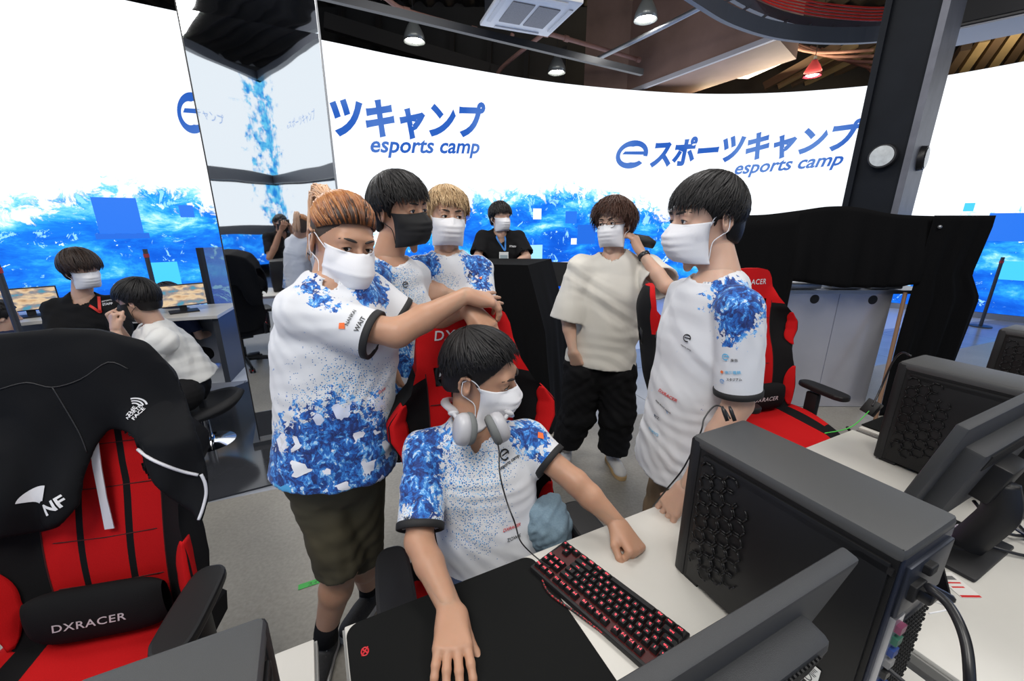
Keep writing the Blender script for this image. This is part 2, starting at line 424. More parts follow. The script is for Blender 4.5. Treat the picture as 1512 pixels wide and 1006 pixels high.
# ---------- black steel column on the right
K = Vector((3.57,4.0,0)); a = math.radians(-52); c1 = Vector((math.cos(a),math.sin(a),0)); c2 = Vector((-math.sin(a),math.cos(a),0))
colm = mat('column_paint', (.010,.012,.016), .55, 0, var=.4, vs=3, spec=.12); colf = mat('column_lit_flange', (.13,.135,.16), .5, .2, var=.4, vs=6)  # one flange made lighter: the lit stripe is put into its colour
cr = empty('steel_column', K+c2*.3-c1*.2, label='black steel column standing behind the draped frame', cat='column')
bpy.context.view_layer.update()
def cbox(a0, a1, b0, b1, z0, z1):    # box in the column's plan axes (along -c1 from K, along c2)
    mb = MB(); q = [K-c1*a0+c2*b0, K-c1*a1+c2*b0, K-c1*a1+c2*b1, K-c1*a0+c2*b1]
    return mb.prism([(v.x,v.y) for v in q], z0, z1)
unparent_fix(cbox(0,.36,.02,.55,0,6.3).build('web', colm), cr)
unparent_fix(cbox(-.02,.03,0,.62,0,6.3).build('flange', colf), cr)
unparent_fix(cbox(.36,.41,-.03,.6,0,6.3).build('flange', colm), cr)
r = (K+c2*.3-c1*.2)
for c, nrm, sd in ((K-c1*.18+Vector((0,0,2.18)), -c2, 1),(K+c2*.32+Vector((0,0,2.17)), c1, 2)):
    nrm = nrm.normalized(); xx = nrm.cross(Vector((0,0,1))); M = frame(xx, Vector((0,0,1)), nrm)
    lt = tag(MB().lathe([(0,.05),(.085,.05),(.09,.045),(.1,.045),(.105,.04),(.11,0)], 28, c+nrm*.02, M).build('round_wall_lamp', black, auto=40), 'round white-faced lamp fixed to the '+('front' if sd == 1 else 'side')+' face of black column', 'lamp', 'round lamps on the column')
    MB().lathe([(0,.056),(.088,.052)], 28, c+nrm*.02, M).build('lens', mat('frosted_lens', (.55,.58,.58), .25, var=.3, vs=30), lt)
# ---------- overhead: rails, pipes, ducts, air conditioners, lamps
rust = mat('pink_brown_pipe', (.30,.16,.13), .5, var=.2)
def beam(name, a, b, w, h, m, label=None, cat=None, group=None):
    a, b = Vector(a), Vector(b); x = (b-a).normalized(); z = Vector((0,0,1)); y = z.cross(x).normalized(); z = x.cross(y)
    o = MB().box((a+b)/2, ((b-a).length, w, h), frame(x,y,z)).build(name, m)
    return tag(o, label, cat, group)
beam('lamp_rail', W(440,-16,4.6), W(948,107,6.9), .07, .09, dkgrey, 'long grey steel rail crossing above the video wall, in front of the lamps', 'rail')
def pipe(name, pts, r, m, label, cat='pipe', group=None, fit=()):
    o = MB().tube(catmull(pts, 5), r, 10).build(name, m, smooth=True); tag(o, label, cat, group)
    for f_ in fit:
        a = pts[f_]; b = pts[min(f_+1,len(pts)-1)] if f_+1 < len(pts) else pts[f_-1]
        x = (Vector(b)-Vector(a)).normalized()*.04
        MB().cyl(Vector(a)-x, Vector(a)+x, r*1.35, n=12).build('coupling', m, o, smooth=False)
    return o
pipe('sprinkler_pipe', [W(470,-40,4.8), W(560,-8,5.2), W(600,16,5.4), W(700,44,5.9), W(748,58,6.1), W(757,50,6.1)], .032, rust, 'pink pipe with hooked end running left of the air conditioner', fit=(1,2,3))
pipe('sprinkler_pipe', [W(733,112,7.4), W(745,96,7.2), W(796,55,6.6), W(806,50,6.5), W(836,57,6.7), W(942,88,7.4)], .034, rust, 'pink angled pipe passing under the near air conditioner', fit=(3,4,5))
pipe('grey_pipe', [W(880,88,7), W(962,48,6.2), W(1040,8,5.6), W(1100,-25,5)], .035, steel, 'thin grey pipe running up across the brown ceiling panel')
for k in range(5):
    pipe('conduit_pipe', [W(1148+k*16,60+k*3,8.6), W(1200+k*19,77+k*5,8.4), W(1290,98+k*3-10*(4-k)*.6,8.0)], .03, rust, 'pinkish conduit pipe in the bundle left of the black column', group='bundled ceiling pipes')
# brown duct panel
t = NT('brown_panel'); o = t.obj(); t.put(t.b.inputs['Base Color'], t.ramp(t.noise(o, 1.2, 5), [(.3,(.20,.12,.09)),(.7,(.34,.21,.17))])); t.b.inputs['Roughness'].default_value = .6; brown = t.m
a0, b0 = W(862,128,8.2), W(925,136,8.0); c0 = W(1145,52,5.9)
dr = empty('ceiling_panel', b0, label='large pinkish brown boxed beam hanging beneath the roof', cat='boxed beam'); bpy.context.view_layer.update()
mb = MB(); hh = Vector((0,0,1.5)); bk = Vector((.9,.9,0))
for p_, q_ in ((a0,b0),(b0,c0)):
    mb.add([p_,q_,q_+hh,p_+hh,p_+bk,q_+bk,q_+hh+bk,p_+hh+bk],[(0,1,2,3),(4,7,6,5),(0,4,5,1),(3,2,6,7),(0,3,7,4),(1,5,6,2)])
unparent_fix(mb.build('panel', brown), dr)
unparent_fix(beam('edge_strip', b0+Vector((0,-.03,-.03)), c0+Vector((0,-.03,-.03)), .06, .07, mat('pale_edge', (.5,.48,.5), .4)), dr)
# cassette air conditioners
def aircon(px, py, d, ang, label, drop=.28):
    c = W(px,py,d); r = empty('ceiling_air_conditioner', c, ang, label, 'air conditioner', 'cassette air conditioners')
    MB().box((0,0,0), (.95,.95,.05), bev=.015).build('panel', white_p, r, auto=40)
    MB().box((0,0,drop/2+.03), (.84,.84,drop)).build('housing', dkgrey, r)
    mb = MB()
    for sx in (-1,1):
        mb.box((sx*.16,0,-.03), (.27,.5,.012))
    g = mb.build('grille', mat('grille_mesh', (.25,.24,.24), .6, var=.5, vs=150), r)
    for k in range(4):
        M = rotz(k*PI/2); MB().box(M @ Vector((0,.41,-.03)), (.6,.05,.015), M).build('vent_flap', mat('vent_white', (.65,.65,.66), .4), r)
    for sx in (-1,1):
        for sy in (-1,1): MB().cyl((sx*.36,sy*.36,.2), (sx*.36,sy*.36,6.3-c.z), .008, n=6).build('hanger_rod', steel, r)
aircon(781,19,4.9, .36, 'white cassette air conditioner with big brown grille, nearest the camera')
aircon(1099,100,7.6, .2, 'small white cassette air conditioner left of the black column')
MB().tube([W(652,38,5),W(680,-30,5)], .02).build('t') if False else None
# bell pendant lamps (real lamps)
lampm = mat('lamp_bulb', (1,1,1), emit=(1,.98,.92), es=25)
def pendant(px, py, d, col, label, power=25, R=.17):
    c = W(px,py,d); r = empty('pendant_lamp', c, 0, label, 'pendant lamp', 'bell shaped pendant lamps')
    prof = [(.02,.30),(.05,.29),(.06,.26),(.10,.2),(.15,.1),(R,0),(R-.008,0),(.14,.09),(.09,.19),(.04,.25)]
    MB().lathe(prof, 28).build('lamp_shade', col, r, smooth=True)
    MB().sph((0,0,.045), (.12,.12,.045), 20, 8).build('bulb', lampm, r, smooth=True)
    MB().cyl((0,0,.29), (0,0,.36), .03).build('cap', steel, r)
    MB().cyl((0,0,.36), (0,0,6.35-c.z), .008, n=6).build('suspension_cord', black, r)
    l = bpy.data.lights.new('pendant_light', 'SPOT'); l.energy = power; l.spot_size = 2.6; l.shadow_soft_size = .12; l.color = (1,.97,.92)
    lo = bpy.data.objects.new('pendant_light', l); C.objects.link(lo); lo.parent = r; lo.location = (0,0,-.02)
grl = mat('lamp_grey', (.32,.34,.33), .3, .4)
pendant(612,62,6.4, grl, 'grey bell lamp shining above the left logo, leftmost of the row')
pendant(822,108,7.6, grl, 'grey bell lamp shining just above the video wall, between the two logos')
pendant(953,30,6.0, grl, 'grey bell lamp hanging in front of the brown ceiling beam')
pendant(1199,113,8.3, mat('lamp_red', (.45,.06,.08), .35), 'red bell lamp shining left of the black column')
# curved dark lighting truss with red cables
def ribbon(name, pts, w, h, m, parent=None):
    pts = catmull(pts, 6); vs = []; fs = []
    for i, p in enumerate(pts):
        tg = (pts[min(i+1,len(pts)-1)]-pts[max(i-1,0)]).normalized(); n = Vector((tg.y,-tg.x,0)).normalized()
        for a_, b_ in ((-1,-1),(1,-1),(1,1),(-1,1)): vs.append(p+n*(a_*w/2)+Vector((0,0,b_*h/2)))
    for i in range(len(pts)-1):
        for k in range(4): fs.append((i*4+k, i*4+(k+1) % 4, i*4+4+(k+1) % 4, i*4+4+k))
    fs += [(0,1,2,3), tuple(len(vs)-4+k for k in (3,2,1,0))]
    mb = MB(); mb.add(vs, fs); o = mb.build(name, m)
    if parent: unparent_fix(o, parent)
    return o
tr = empty('curved_truss', WZ(1200,40,3.7), label='curved dark blue-grey cable truss hanging at top beside black column', cat='truss'); bpy.context.view_layer.update()
trm = mat('truss_blue_grey', (.085,.10,.13), .4, .3)
outer = [WZ(x,y,3.7) for x, y in ((985,-38),(1030,-6),(1080,24),(1145,45),(1224,53),(1305,50),(1420,34),(1530,2))]
inner = [WZ(x,y,3.95) for x, y in ((1020,-55),(1065,-18),(1110,8),(1165,28),(1232,38),(1305,36),(1400,18),(1500,-20))]
ribbon('lower_rail', outer, .05, .16, trm, tr); ribbon('upper_rail', inner, .05, .1, trm, tr)
po, pi_ = catmull(outer, 2), catmull(inner, 2)
for k in range(1, len(po)-1): unparent_fix(beam('rung', po[k], pi_[k], .03, .02, trm), tr)
redc = mat('red_cable', (.55,.03,.02), .4)
for k in range(6):
    pts = [W(1085+k*4,-30-k*3,4.5), W(1130,2-k*3,4.6), W(1180,18-k*3.2,4.7), W(1240,27-k*3.2,4.8), W(1312,29-k*3,4.8), W(1400,14-k*3,4.6), W(1470,-20-k*3,4.5)]
    tag(MB().tube(catmull([p+Vector((0,0,.01*((k*7) % 3))) for p in pts], 5), .011, 6).build('cable', redc, smooth=True), 'red cable of the bundle lying along the curved truss', 'cable', 'red cables on the truss')
# loudspeaker top right
c = W(1476,2,3.9); spk = empty('loudspeaker', c, -.75, 'large black loudspeaker hanging at top beside the black column', 'loudspeaker')
MB().box((0,0,.15), (.5,.55,.75), bev=.01).build('cabinet', mat('speaker_black', (.012,.012,.015), .4), spk)
MB().box((0,-.28,.15), (.44,.02,.69)).build('grille', mat('speaker_grille', (.02,.02,.022), .7, var=.5, vs=300), spk)
MB().box((0,0,-.235), (.5,.55,.015)).build('base_plate', mat('speaker_edge', (.3,.31,.36), .4), spk)
# dark steel roof beams, and deck on the right coloured as golden-lit
for k, (p0, p1, lb) in enumerate([(W(300,-60,9),W(1160,128,10.5),'deep dark roof truss behind the three grey lamps'),(W(480,40,8.2),W(870,150,10.2),'lower dark roof truss just above the white screen edge'),(W(1120,120,10.5),W(1512,40,9),'dark roof beam behind the red lamp')]):
    tag(beam('roof_beam', p0+Vector((0,0,.1)), p1, .16, .28, mat('roof_steel', (.05,.045,.042), .6)), lb, 'roof beam')
tan = mat('lit_roof_deck', (.50,.38,.20), .7, var=.4, vs=1.5)  # golden light on the deck is put into this joist colour
for k in range(6):
    a_, b_ = W(1128+k*20,128-k*2,9.2+k*.2), W(1240+k*26,66-k*3,8.4+k*.1)
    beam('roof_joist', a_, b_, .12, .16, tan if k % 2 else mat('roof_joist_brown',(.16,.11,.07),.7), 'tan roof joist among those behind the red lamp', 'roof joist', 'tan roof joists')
for k in range(6):
    a_, b_ = W(1400+k*22,108-k*4,8.6), W(1428+k*28,66-k*12,7.4)
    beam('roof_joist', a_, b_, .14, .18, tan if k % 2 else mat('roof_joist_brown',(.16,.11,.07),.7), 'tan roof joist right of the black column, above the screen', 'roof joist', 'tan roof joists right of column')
for k in range(7):
    x = 500+k*55
    beam('roof_strut', W(x,62+k*11,9.2)+Vector((0,0,-.6)), W(x+4,10+k*10,9.2), .1, .1, mat('roof_steel', (.05,.045,.042), .6), 'dark upright strut of the roof structure above the screen', 'roof strut', 'upright roof struts')
# ---------- behind the camera: a hanging two-sided screen and rear video wall (seen in the mirror)
rr = empty('hanging_screen', (2.6,-5,2.6), label='two-sided white screen with blue streaks seen reflected in the mirror pillar', cat='screen'); bpy.context.view_layer.update()
kp = Rf(W(384,121,8.2)); L1 = Rf(W(300,135,7.0)); R1 = Rf(W(500,185,6.5)); zt = kp.z
d1 = Vector((L1.x-kp.x, L1.y-kp.y, 0)).normalized(); d2 = Vector((R1.x-kp.x, R1.y-kp.y, 0)).normalized()
t = NT('hanging_screen_picture'); o = t.obj(); uv = t.n('ShaderNodeUVMap'); uv.uv_map = 'UV'
u = t.n('ShaderNodeSeparateXYZ', {0: uv}).outputs[0]
mk = t.math('SUBTRACT', t.noise(uv, 3, 8, .7), t.math('ADD', .38, t.math('MULTIPLY', t.math('ABSOLUTE', u), .28)))
em = t.n('ShaderNodeEmission', {'Color': t.mix(t.math('MULTIPLY', mk, 12, clamp=True), (.9,.96,1), t.ramp(t.noise(uv, 9, 5), [(.35,(.02,.25,.75)),(.6,(.15,.65,.95))])), 'Strength': 1.1}); t.t.links.new(em.outputs[0], t.out.inputs[0]); hsm = t.m
def hpt(sgn):
    dr_ = d2 if sgn > 0 else d1
    def f_(s, z, off=0.0):
        n = Vector((dr_.y,-dr_.x,0)); n = n if n.dot(MP-kp) > 0 else -n
        return Vector((kp.x,kp.y,0))+dr_*abs(s)+Vector((0,0,z))+n*off
    return f_
for z0, z1 in ((zt-1.75, zt), (zt-2.75, zt-2.0)):
    for sg in (-1, 1):
        o_ = build_screen('screen_face', 0, 3.6*sg, z0, z1, hsm, None, hpt(sg), lambda s: 0, 12); unparent_fix(o_, rr)
for sg in (-1,1):
    f_ = hpt(sg)
    for zz in (zt+.06, zt-1.87, zt-2.85):
        b_ = beam('frame_rail', f_(0,zz), f_(3.6,zz), .2, .2 if zz < zt else .12, mat('rail_dark', (.07,.075,.09), .4)); unparent_fix(b_, rr)
    vs, fs = text2d('eスポーツキャンプ'); n_ = f_(0,0,1)-f_(0,0,0)
    mb = MB(); w = 1.25; s0 = 1.1
    mirror = -1 if (d2 if sg > 0 else d1).cross(Vector((0,0,1))).dot(n_) > 0 else 1
    mb.add([f_(s0+(u_ if mirror > 0 else 1-u_)*w, zt-1.0+v_*w*1.1, .02) for u_, v_ in vs], fs); unparent_fix(mb.build('logo_title', mat('pale_logo', (0,0,0), emit=(.25,.42,.8), es=1)), rr)
def rear_pt(s, z, off=0.0):
    a_ = -1.15+s/9.0; q = Vector((2.0+8.0*math.sin(a_), .5-7.6*math.cos(a_), z)); return q*1.0+Vector((-math.sin(a_), math.cos(a_), 0))*off
o_ = build_screen('rear_video_wall', 0, 20, .4, 2.5, vidm, None, rear_pt, lambda s: 1.7+.3*math.sin(s*2), 60)
tag(o_, 'rear video wall with blue splashes, seen in the mirror pillar behind the photographer', 'video wall')
# ================= DESKS AND COMPUTERS =================
t = NT('desk_laminate'); o = t.obj(); t.put(t.b.inputs['Base Color'], t.mix(t.noise(o, 6, 5), (.56,.545,.50), (.66,.645,.60))); t.b.inputs['Roughness'].default_value = .35; deskm = t.m
edge = mat('desk_edge_grey', (.28,.28,.27), .45); legm = mat('desk_leg_white', (.6,.6,.6), .4)
plas = mat('black_plastic', (.012,.012,.013), .42, bump=.15, bs=900, spec=.35); matt = mat('matt_black', (.008,.008,.009), .6)
case_top = mat('case_top_grey', (.058,.060,.062), .45, bump=.2, bs=1500); case_side = mat('case_side_black', (.0085,.0085,.009), .42, spec=.3)
def desk(s0, s1, label, n0=0.0, n1=.77):
    r = empty('desk', D((s0+s1)/2,(n0+n1)/2,0), DROT, label, 'desk', 'white desks in the row'); w = s1-s0; dp = n1-n0
    MB().box((0,0,DESK_Z-.006), (w-.01,dp-.006,.012), bev=.003).build('desktop', deskm, r, auto=40)
    MB().box((0,0,DESK_Z-.0225), (w,dp,.021)).build('edge_band', edge, r)
    MB().box((0,-dp/2+.08,DESK_Z-.075), (w-.1,.03,.08)).build('cable_tray', plas, r)
    for sx in (-1,1):
        for sy in (-1,1):
            MB().box((sx*(w/2-.04),sy*(dp/2-.05),(DESK_Z-.033)/2), (.045,.045,DESK_Z-.033), bev=.005).build('leg', legm, r, auto=40)
    return r
desk(-1.15,-.052,'white desk at the bottom left carrying the left computer case')
desk(0,1.045,'white desk with the black mousepad and red-lit keyboard')
desk(1.095,2.10,'white desk with the white keyboard and smartphone')
desk(2.14,3.2,'white desk furthest along the row, third computer case on it')
# ---------- computer case
stick = mat('paper_sticker', (.75,.75,.72), .5)
def tower(s, n, label, detail=True):
    w, h, dp = .183, .397, .40
    r = empty('computer_case', D(s,n), DROT, label, 'computer case', 'black computer cases')
    MB().box((0,0,.01+(h-.01)/2), (w-.006,dp-.01,h-.016)).build('chassis', case_side, r)
    MB().box((0,0,h-.014), (w,dp,.028), bev=.009).build('top_cover', case_top, r, auto=35)
    MB().box((0,dp/2-.012,h/2), (w+.002,.03,h-.01), bev=.008).build('front_panel', plas, r, auto=35)
    for sx in (-1,1):
        MB().box((sx*(w/2-.001),-.012,(h-.03)/2+.006), (.006,dp-.05,h-.052), bev=.002).build('side_panel', case_side, r, auto=35)
        MB().box((sx*(w/2-.004),-.012,h/2+.15), (.012,dp-.04,.012)).build('panel_rib', plas, r)
    for sx in (-1,1):
        for sy in (-1,1): MB().box((sx*.07,sy*.16,.005), (.03,.05,.01)).build('foot', matt, r)
    # hexagon relief on the left side panel
    mb = MB(); rr = .0185
    for cidx in range(4):
        for row in range(8):
            y = dp/2-.055-cidx*rr*1.62; z = .335-row*rr*1.95-(cidx % 2)*rr*.98
            if cidx == 3 and row in (0,7): continue
            pts = [Vector((-w/2-.005, y+rr*.93*math.cos(k*PI/3), z+rr*.93*math.sin(k*PI/3))) for k in range(6)]
            for k in range(6):
                if (k+row+cidx) % 6 != 5: mb.tube([pts[k].lerp(pts[(k+1) % 6],.08), pts[k].lerp(pts[(k+1) % 6],.92)], .0021, 5)
    MB_ = mb.build('hexagon_relief', mat('relief_black', (.010,.010,.011), .35, spec=.3), r, smooth=True)
    if detail:
        y = -dp/2-.001
        MB().box((0,y+.004,h/2-.004), (w-.012,.006,h-.03), bev=.002).build('rear_plate', mat('rear_plate_blue_black', (.028,.034,.055), .35, .5), r, auto=35)
        MB().box((.0,y-.002,h-.085), (w-.03,.008,.10), bev=.003).build('power_supply', mat('psu_dark', (.03,.035,.05), .4, .4), r, auto=35)
        sock = MB().box((-.045,y-.009,h-.085), (.036,.012,.03), bev=.002).build('power_socket', matt, r)
        MB().box((-.02,y-.010,h-.052), (.024,.014,.018), bev=.003).build('power_switch', matt, r)
        mb = MB()
        for i in range(9):
            for j in range(15):
                mb.cyl((.0+i*.0095-.002+(j % 2)*.0047,y-.001,.04+j*.0125), (.0+i*.0095-.002+(j % 2)*.0047,y-.0035,.04+j*.0125), .0036, n=6)
        mb.build('vent_holes', mat('vent_black', (.002,.002,.002), .8), r)
        mb = MB(); mb.box((-.06,y-.003,.18), (.03,.008,.16)); mb.build('port_plate', mat('port_steel', (.55,.56,.6), .3, .8), r)
        for k, cl in enumerate(((.02,.05,.2),(.02,.02,.02),(.2,.2,.2),(.02,.05,.2),(.03,.12,.08),(.2,.05,.1))):
            MB().box((-.06,y-.009,.115+k*.025), (.018,.012,.014)).build('port', mat('port_%d' % k, cl, .4), r)
        st = MB().box((-w/2-.0045,-dp/2+.075,.055), (.0015,.035,.045)).build('sticker', stick, r)
        mb = MB()
        for k in range(5): mb.box((-w/2-.0056,-dp/2+.075,.071-k*.004), (.0004,.027-.004*(k % 3),.0012))
        MB_ = mb.build('print', matt, st)
        mb = MB(); mb.tube([Vector((-w/2-.0056,-dp/2+.075+.008*math.cos(a_*PI/8),.045+.007*math.sin(a_*PI/8))) for a_ in range(16)], .0008, 5, closed=True).build('print', matt, st)
    return r
TW1 = tower(.892,.412,'large black computer case beside the red-lit keyboard, hexagons on its side')
TW2 = tower(2.0,.36,'black computer case behind the second monitor, on the middle-right desk')
TW3 = tower(3.02,.33,'black computer case furthest along the desks, only its corner showing', False)
TW0 = tower(-.162,.50,'black computer case at the bottom left corner of the frame, top showing', False)
# ---------- monitor
mon_b = mat('monitor_back_grey', (.040,.042,.046), .5, bump=.25, bs=1200); scrm = mat('dark_screen', (.01,.01,.012), .15)
def monitor(s, n, ztop, label, tilt=13, wid=.545, hei=.32):
    r = empty('monitor', D(s,n), DROT, label, 'monitor', 'monitors seen from behind'); a = math.radians(tilt)
    z = ztop-DESK_Z
    R = Matrix.Rotation(a, 3, 'X')      # top leans towards the camera side (-y)
    def P(x, y, zz): return Vector((0,0,z-hei/2*math.cos(a)))+R @ Vector((x,y,zz))
    def bx(nm, c, d, m, par=r, bev=.004): return MB().box(P(*c), d, R, bev=bev).build(nm, m, par, auto=35)
    bx('housing', (0,0,0), (wid,.024,hei), mon_b, bev=.005)
    bx('screen', (0,.0125,.004), (wid-.02,.002,hei-.03), scrm, bev=0)
    bk = bx('back_bulge', (0,-.03,-.025), (wid*.72,.045,hei*.72), mon_b, bev=.012)
    mb = MB()
    for k in range(44): mb.box(P(-wid*.3+k*wid*.6/43,-.0535,hei*.27-.025), (.0035,.003,.045), R)
    mb.build('vent_slots', matt, bk)
    bx('hinge', (0,-.065,-.03), (.12,.05,.11), plas, bev=.006)
    c = P(0,-.075,-.04)
    MB().tube(catmull([c, Vector((0,c.y-.02,c.z-.07)), Vector((0,c.y-.005,.09)), Vector((0,c.y+.02,.02)), Vector((0,c.y+.04,.012))], 5), .024, 10, flat=1.6).build('stand_arm', plas, r, smooth=True)
    MB().box((0,c.y+.05,.0065), (.26,.19,.013), bev=.006).build('stand_base', plas, r, auto=35)
    MB().cyl((0,c.y+.05,.012), (0,c.y+.05,.017), .045, n=24).build('stand_hub', matt, r)
    return r
M1 = monitor(.39,.56,1.16,'dark grey monitor seen from behind at the bottom edge, nearest the camera')
M2 = monitor(1.575,.47,1.16,'dark monitor seen from behind in front of the second computer case')
M3 = monitor(2.62,.40,1.16,'dark monitor furthest along the desks, at the right edge')
# maker's mark on monitor two's back
# ---------- mousepad
t = NT('mousepad_cloth'); o = t.obj(); t.b.inputs['Base Color'].default_value = (.0075,.008,.008,1); t.b.inputs['Roughness'].default_value = .8; t.b.inputs['Specular IOR Level'].default_value = .12; t.bump(t.noise(o, 1500, 2), .15, .001); padm = t.m
mp = empty('mousepad', D(.245,.205,DESK_Z+.0005), DROT, 'large black cloth mousepad under the seated player\'s right hand', 'mousepad')
def rrect(w, h, r, n=6):
    out = []
    for cx, cy, a0 in ((w/2-r,h/2-r,0),(-w/2+r,h/2-r,90),(-w/2+r,-h/2+r,180),(w/2-r,-h/2+r,270)):
        for k in range(n+1):
            a = math.radians(a0+90*k/n); out.append((cx+r*math.cos(a), cy+r*math.sin(a)))
    return out
MB().prism(rrect(.475,.395,.03), 0, .0035).build('cloth_surface', padm, mp)
lg = MB(); lg.tube([(-.205+.007*math.cos(a_)*(1 if a_ < 9 else 1), .12+.009*math.sin(a_), .004) for a_ in [k*PI/9 for k in range(18)]], .0016, 5, closed=True)
lg.tube([(-.212,.112,.004),(-.205,.121,.004),(-.198,.128,.004)], .0016, 5); lg.tube([(-.210,.128,.004),(-.205,.121,.004),(-.200,.114,.004)], .0016, 5)
lg.build('logo', mat('logo_red', (.6,.02,.03), .5), mp)
# ---------- keyboards
def keyboard(Oc, ux, uy, u, label, capm, legm_, base, glow, cat='keyboard'):
    """Oc corner on the Esc/space side, ux along the rows, uy towards the function row, u the key pitch"""
    M = frame(ux, uy, Vector((0,0,1))); r = empty('keyboard', Oc, 0, label, cat); r.rotation_euler = M.to_euler()
    Wk, Hk = 18.35*u+.008, 6.5*u+.012
    MB().box((Wk/2,Hk/2,.009), (Wk,Hk,.016), bev=.003).build('base', base, r, auto=35)
    MB().box((Wk/2,Hk/2,.0172), (Wk-.014,Hk-.014,.001)).build('backlight_plate', glow, r)
    rows = [(5.35,[('Esc',0,1)]+[('F%d' % k, x, 1) for k, x in zip(range(1,13),(2,3,4,5,6.5,7.5,8.5,9.5,11,12,13,14))]+[('Prt',15.25,1),('Scr',16.25,1),('Pau',17.25,1)]),
      (4,[(c,i,1) for i, c in enumerate('`1234567890-=')]+[('Back',13,2),('Ins',15.25,1),('Hm',16.25,1),('Pg',17.25,1)]),
      (3,[('Tab',0,1.5)]+[(c,1.5+i,1) for i, c in enumerate('QWERTYUIOP[]')]+[('\\',13.5,1.5),('Del',15.25,1),('End',16.25,1),('Pg',17.25,1)]),
      (2,[('Caps',0,1.75)]+[(c,1.75+i,1) for i, c in enumerate("ASDFGHJKL;'")]+[('Enter',12.75,2.25)]),
      (1,[('Shift',0,2.25)]+[(c,2.25+i,1) for i, c in enumerate('ZXCVBNM,./')]+[('Shift',12.25,2.75),('^',16.25,1)]),
      (0,[('Ctrl',0,1.25),('Win',1.25,1.25),('Alt',2.5,1.25),('',3.75,6.25),('Alt',10,1.25),('Fn',11.25,1.25),('Mn',12.5,1.25),('Ctrl',13.75,1.25),('<',15.25,1),('v',16.25,1),('>',17.25,1)])]
    cache = {}
    for ry, keys in rows:
        for tx, x, w in keys:
            key = (tx, w)
            cx, cy = .004+(x+w/2)*u, .006+(ry+.5)*u
            if key not in cache:
                mb = MB(); a, b = w*u/2-.0008, u/2-.0008; c, d = a-.0028, b-.0028
                mb.add([(-a,-b,0),(a,-b,0),(a,b,0),(-a,b,0),(-c,-d+.0008,.0095),(c,-d+.0008,.0095),(c,d+.0012,.0105),(-c,d+.0012,.0105)], [(0,3,2,1),(4,5,6,7),(0,1,5,4),(1,2,6,5),(2,3,7,6),(3,0,4,7)])
                if tx:
                    vs, fs = text2d(tx, bold=.015); sw = (.0056 if len(tx) == 1 else .0105)
                    hh = max(v for _, v in vs)
                    if sw*hh > .0075: sw = .0075/hh
                    mb.m = 1; mb.add([((x_-.5)*sw, (v_-hh/2)*sw+.0012, .0102) for x_, v_ in vs], fs)
                o_ = mb.build('keycap', [capm, legm_], r, bevel=0); cache[key] = o_
            else:
                o_ = cache[key].copy(); C.objects.link(o_); o_.parent = r
            o_.location = (cx, cy, .0185)
    return r
kA, kB, kC, kD = WZ(836,791,.755), WZ(796,818,.745), WZ(1021,929,.75), WZ(971,985,.745)
ux = (kA-kC); ux.z = 0; L_ = ux.length; ux.normalize(); uy = Vector((-ux.y,ux.x,0))
keyboard(kC.copy()-ux*0+Vector((0,0,DESK_Z-kC.z)), ux, uy, L_/18.6, 'black mechanical keyboard with red lit legends in the middle of the desk', plas, mat('red_legend', (.1,0,0), emit=(1,.07,.10), es=2.2), matt, mat('red_backlight', (.012,.002,.002), .5, emit=(.8,.01,.01), es=.05))
wk = mat('white_keycap', (.7,.66,.72), .4)
keyboard(D(1.83,.13), NX.copy(), EX.copy()*1, .019, 'white keyboard with pinkish purple lighting behind the second monitor', wk, mat('grey_legend', (.2,.2,.2)), white_p, mat('purple_backlight', (.3,.1,.3), .5, emit=(.8,.3,1), es=1.2)) if False else \
keyboard(D(1.66,.50), -NX, -EX*-1, .019, 'white keyboard with pinkish purple lighting behind the second monitor', wk, mat('grey_legend', (.2,.2,.2)), white_p, mat('purple_backlight', (.3,.1,.3), .5, emit=(.8,.3,1), es=1.2))
# ---------- cables and small things
cabm = mat('cable_black', (.012,.012,.014), .35)
def cable(name, pts, r, m, label, cat='cable', n=8, k=8):
    return tag(MB().tube(catmull(pts, k), r, n).build(name, m, smooth=True), label, cat)
t = NT('braided_cable'); o = t.obj(); wv = t.n('ShaderNodeTexChecker', {'Vector': o, 'Scale': 160.0}); t.put(t.b.inputs['Base Color'], t.mix(t.math('MULTIPLY', wv.outputs['Fac'], t.math('GREATER_THAN', t.noise(o, 300, 1), .5)), (.01,.01,.01), (.6,.02,.03))); braid = t.m
z_ = DESK_Z+.0078
cable('keyboard_cable', [WZ(811,846,z_+.012), WZ(801,853,z_+.002), WZ(811,876,z_), WZ(850,905,z_), WZ(905,945,z_), WZ(960,980,z_), WZ(1010,1010,z_), WZ(1060,1050,z_)], .0028, braid, 'black and red braided cable of the keyboard running over the desk')
h0 = D(.865,.615,.72+.312)
cable('power_cable', [D(.862,.622,1.035), D(.87,.655,1.035), W(1372,868,.63), W(1402,895,.60), W(1425,945,.57), W(1432,1010,.55), W(1430,1080,.56)], .0065, cabm, 'thick black power cable plugged into the back of the large computer case')
pc = MB().box(D(.852,.628,1.032), (.03,.034,.022), Matrix.Rotation(DROT,3,'Z'), bev=.005).build('power_plug', cabm, auto=35)
tag(pc, 'black power plug in the back of the large computer case', 'plug')
for k, (pts, lb) in enumerate([([D(.83,.62,.84), D(.84,.66,.80), D(.88,.72,.76), D(.95,.78,.73), D(1.0,.80,.6)], 'thin black cable hanging lowest from the rear ports of the large computer case'),
        ([D(.835,.62,.87), D(.85,.67,.85), D(.90,.72,.80), D(.98,.775,.74), D(1.04,.80,.62)], 'thin black cable leaving the rear ports above its neighbour')]):
    cable('rear_cable', pts, .004, cabm, lb)
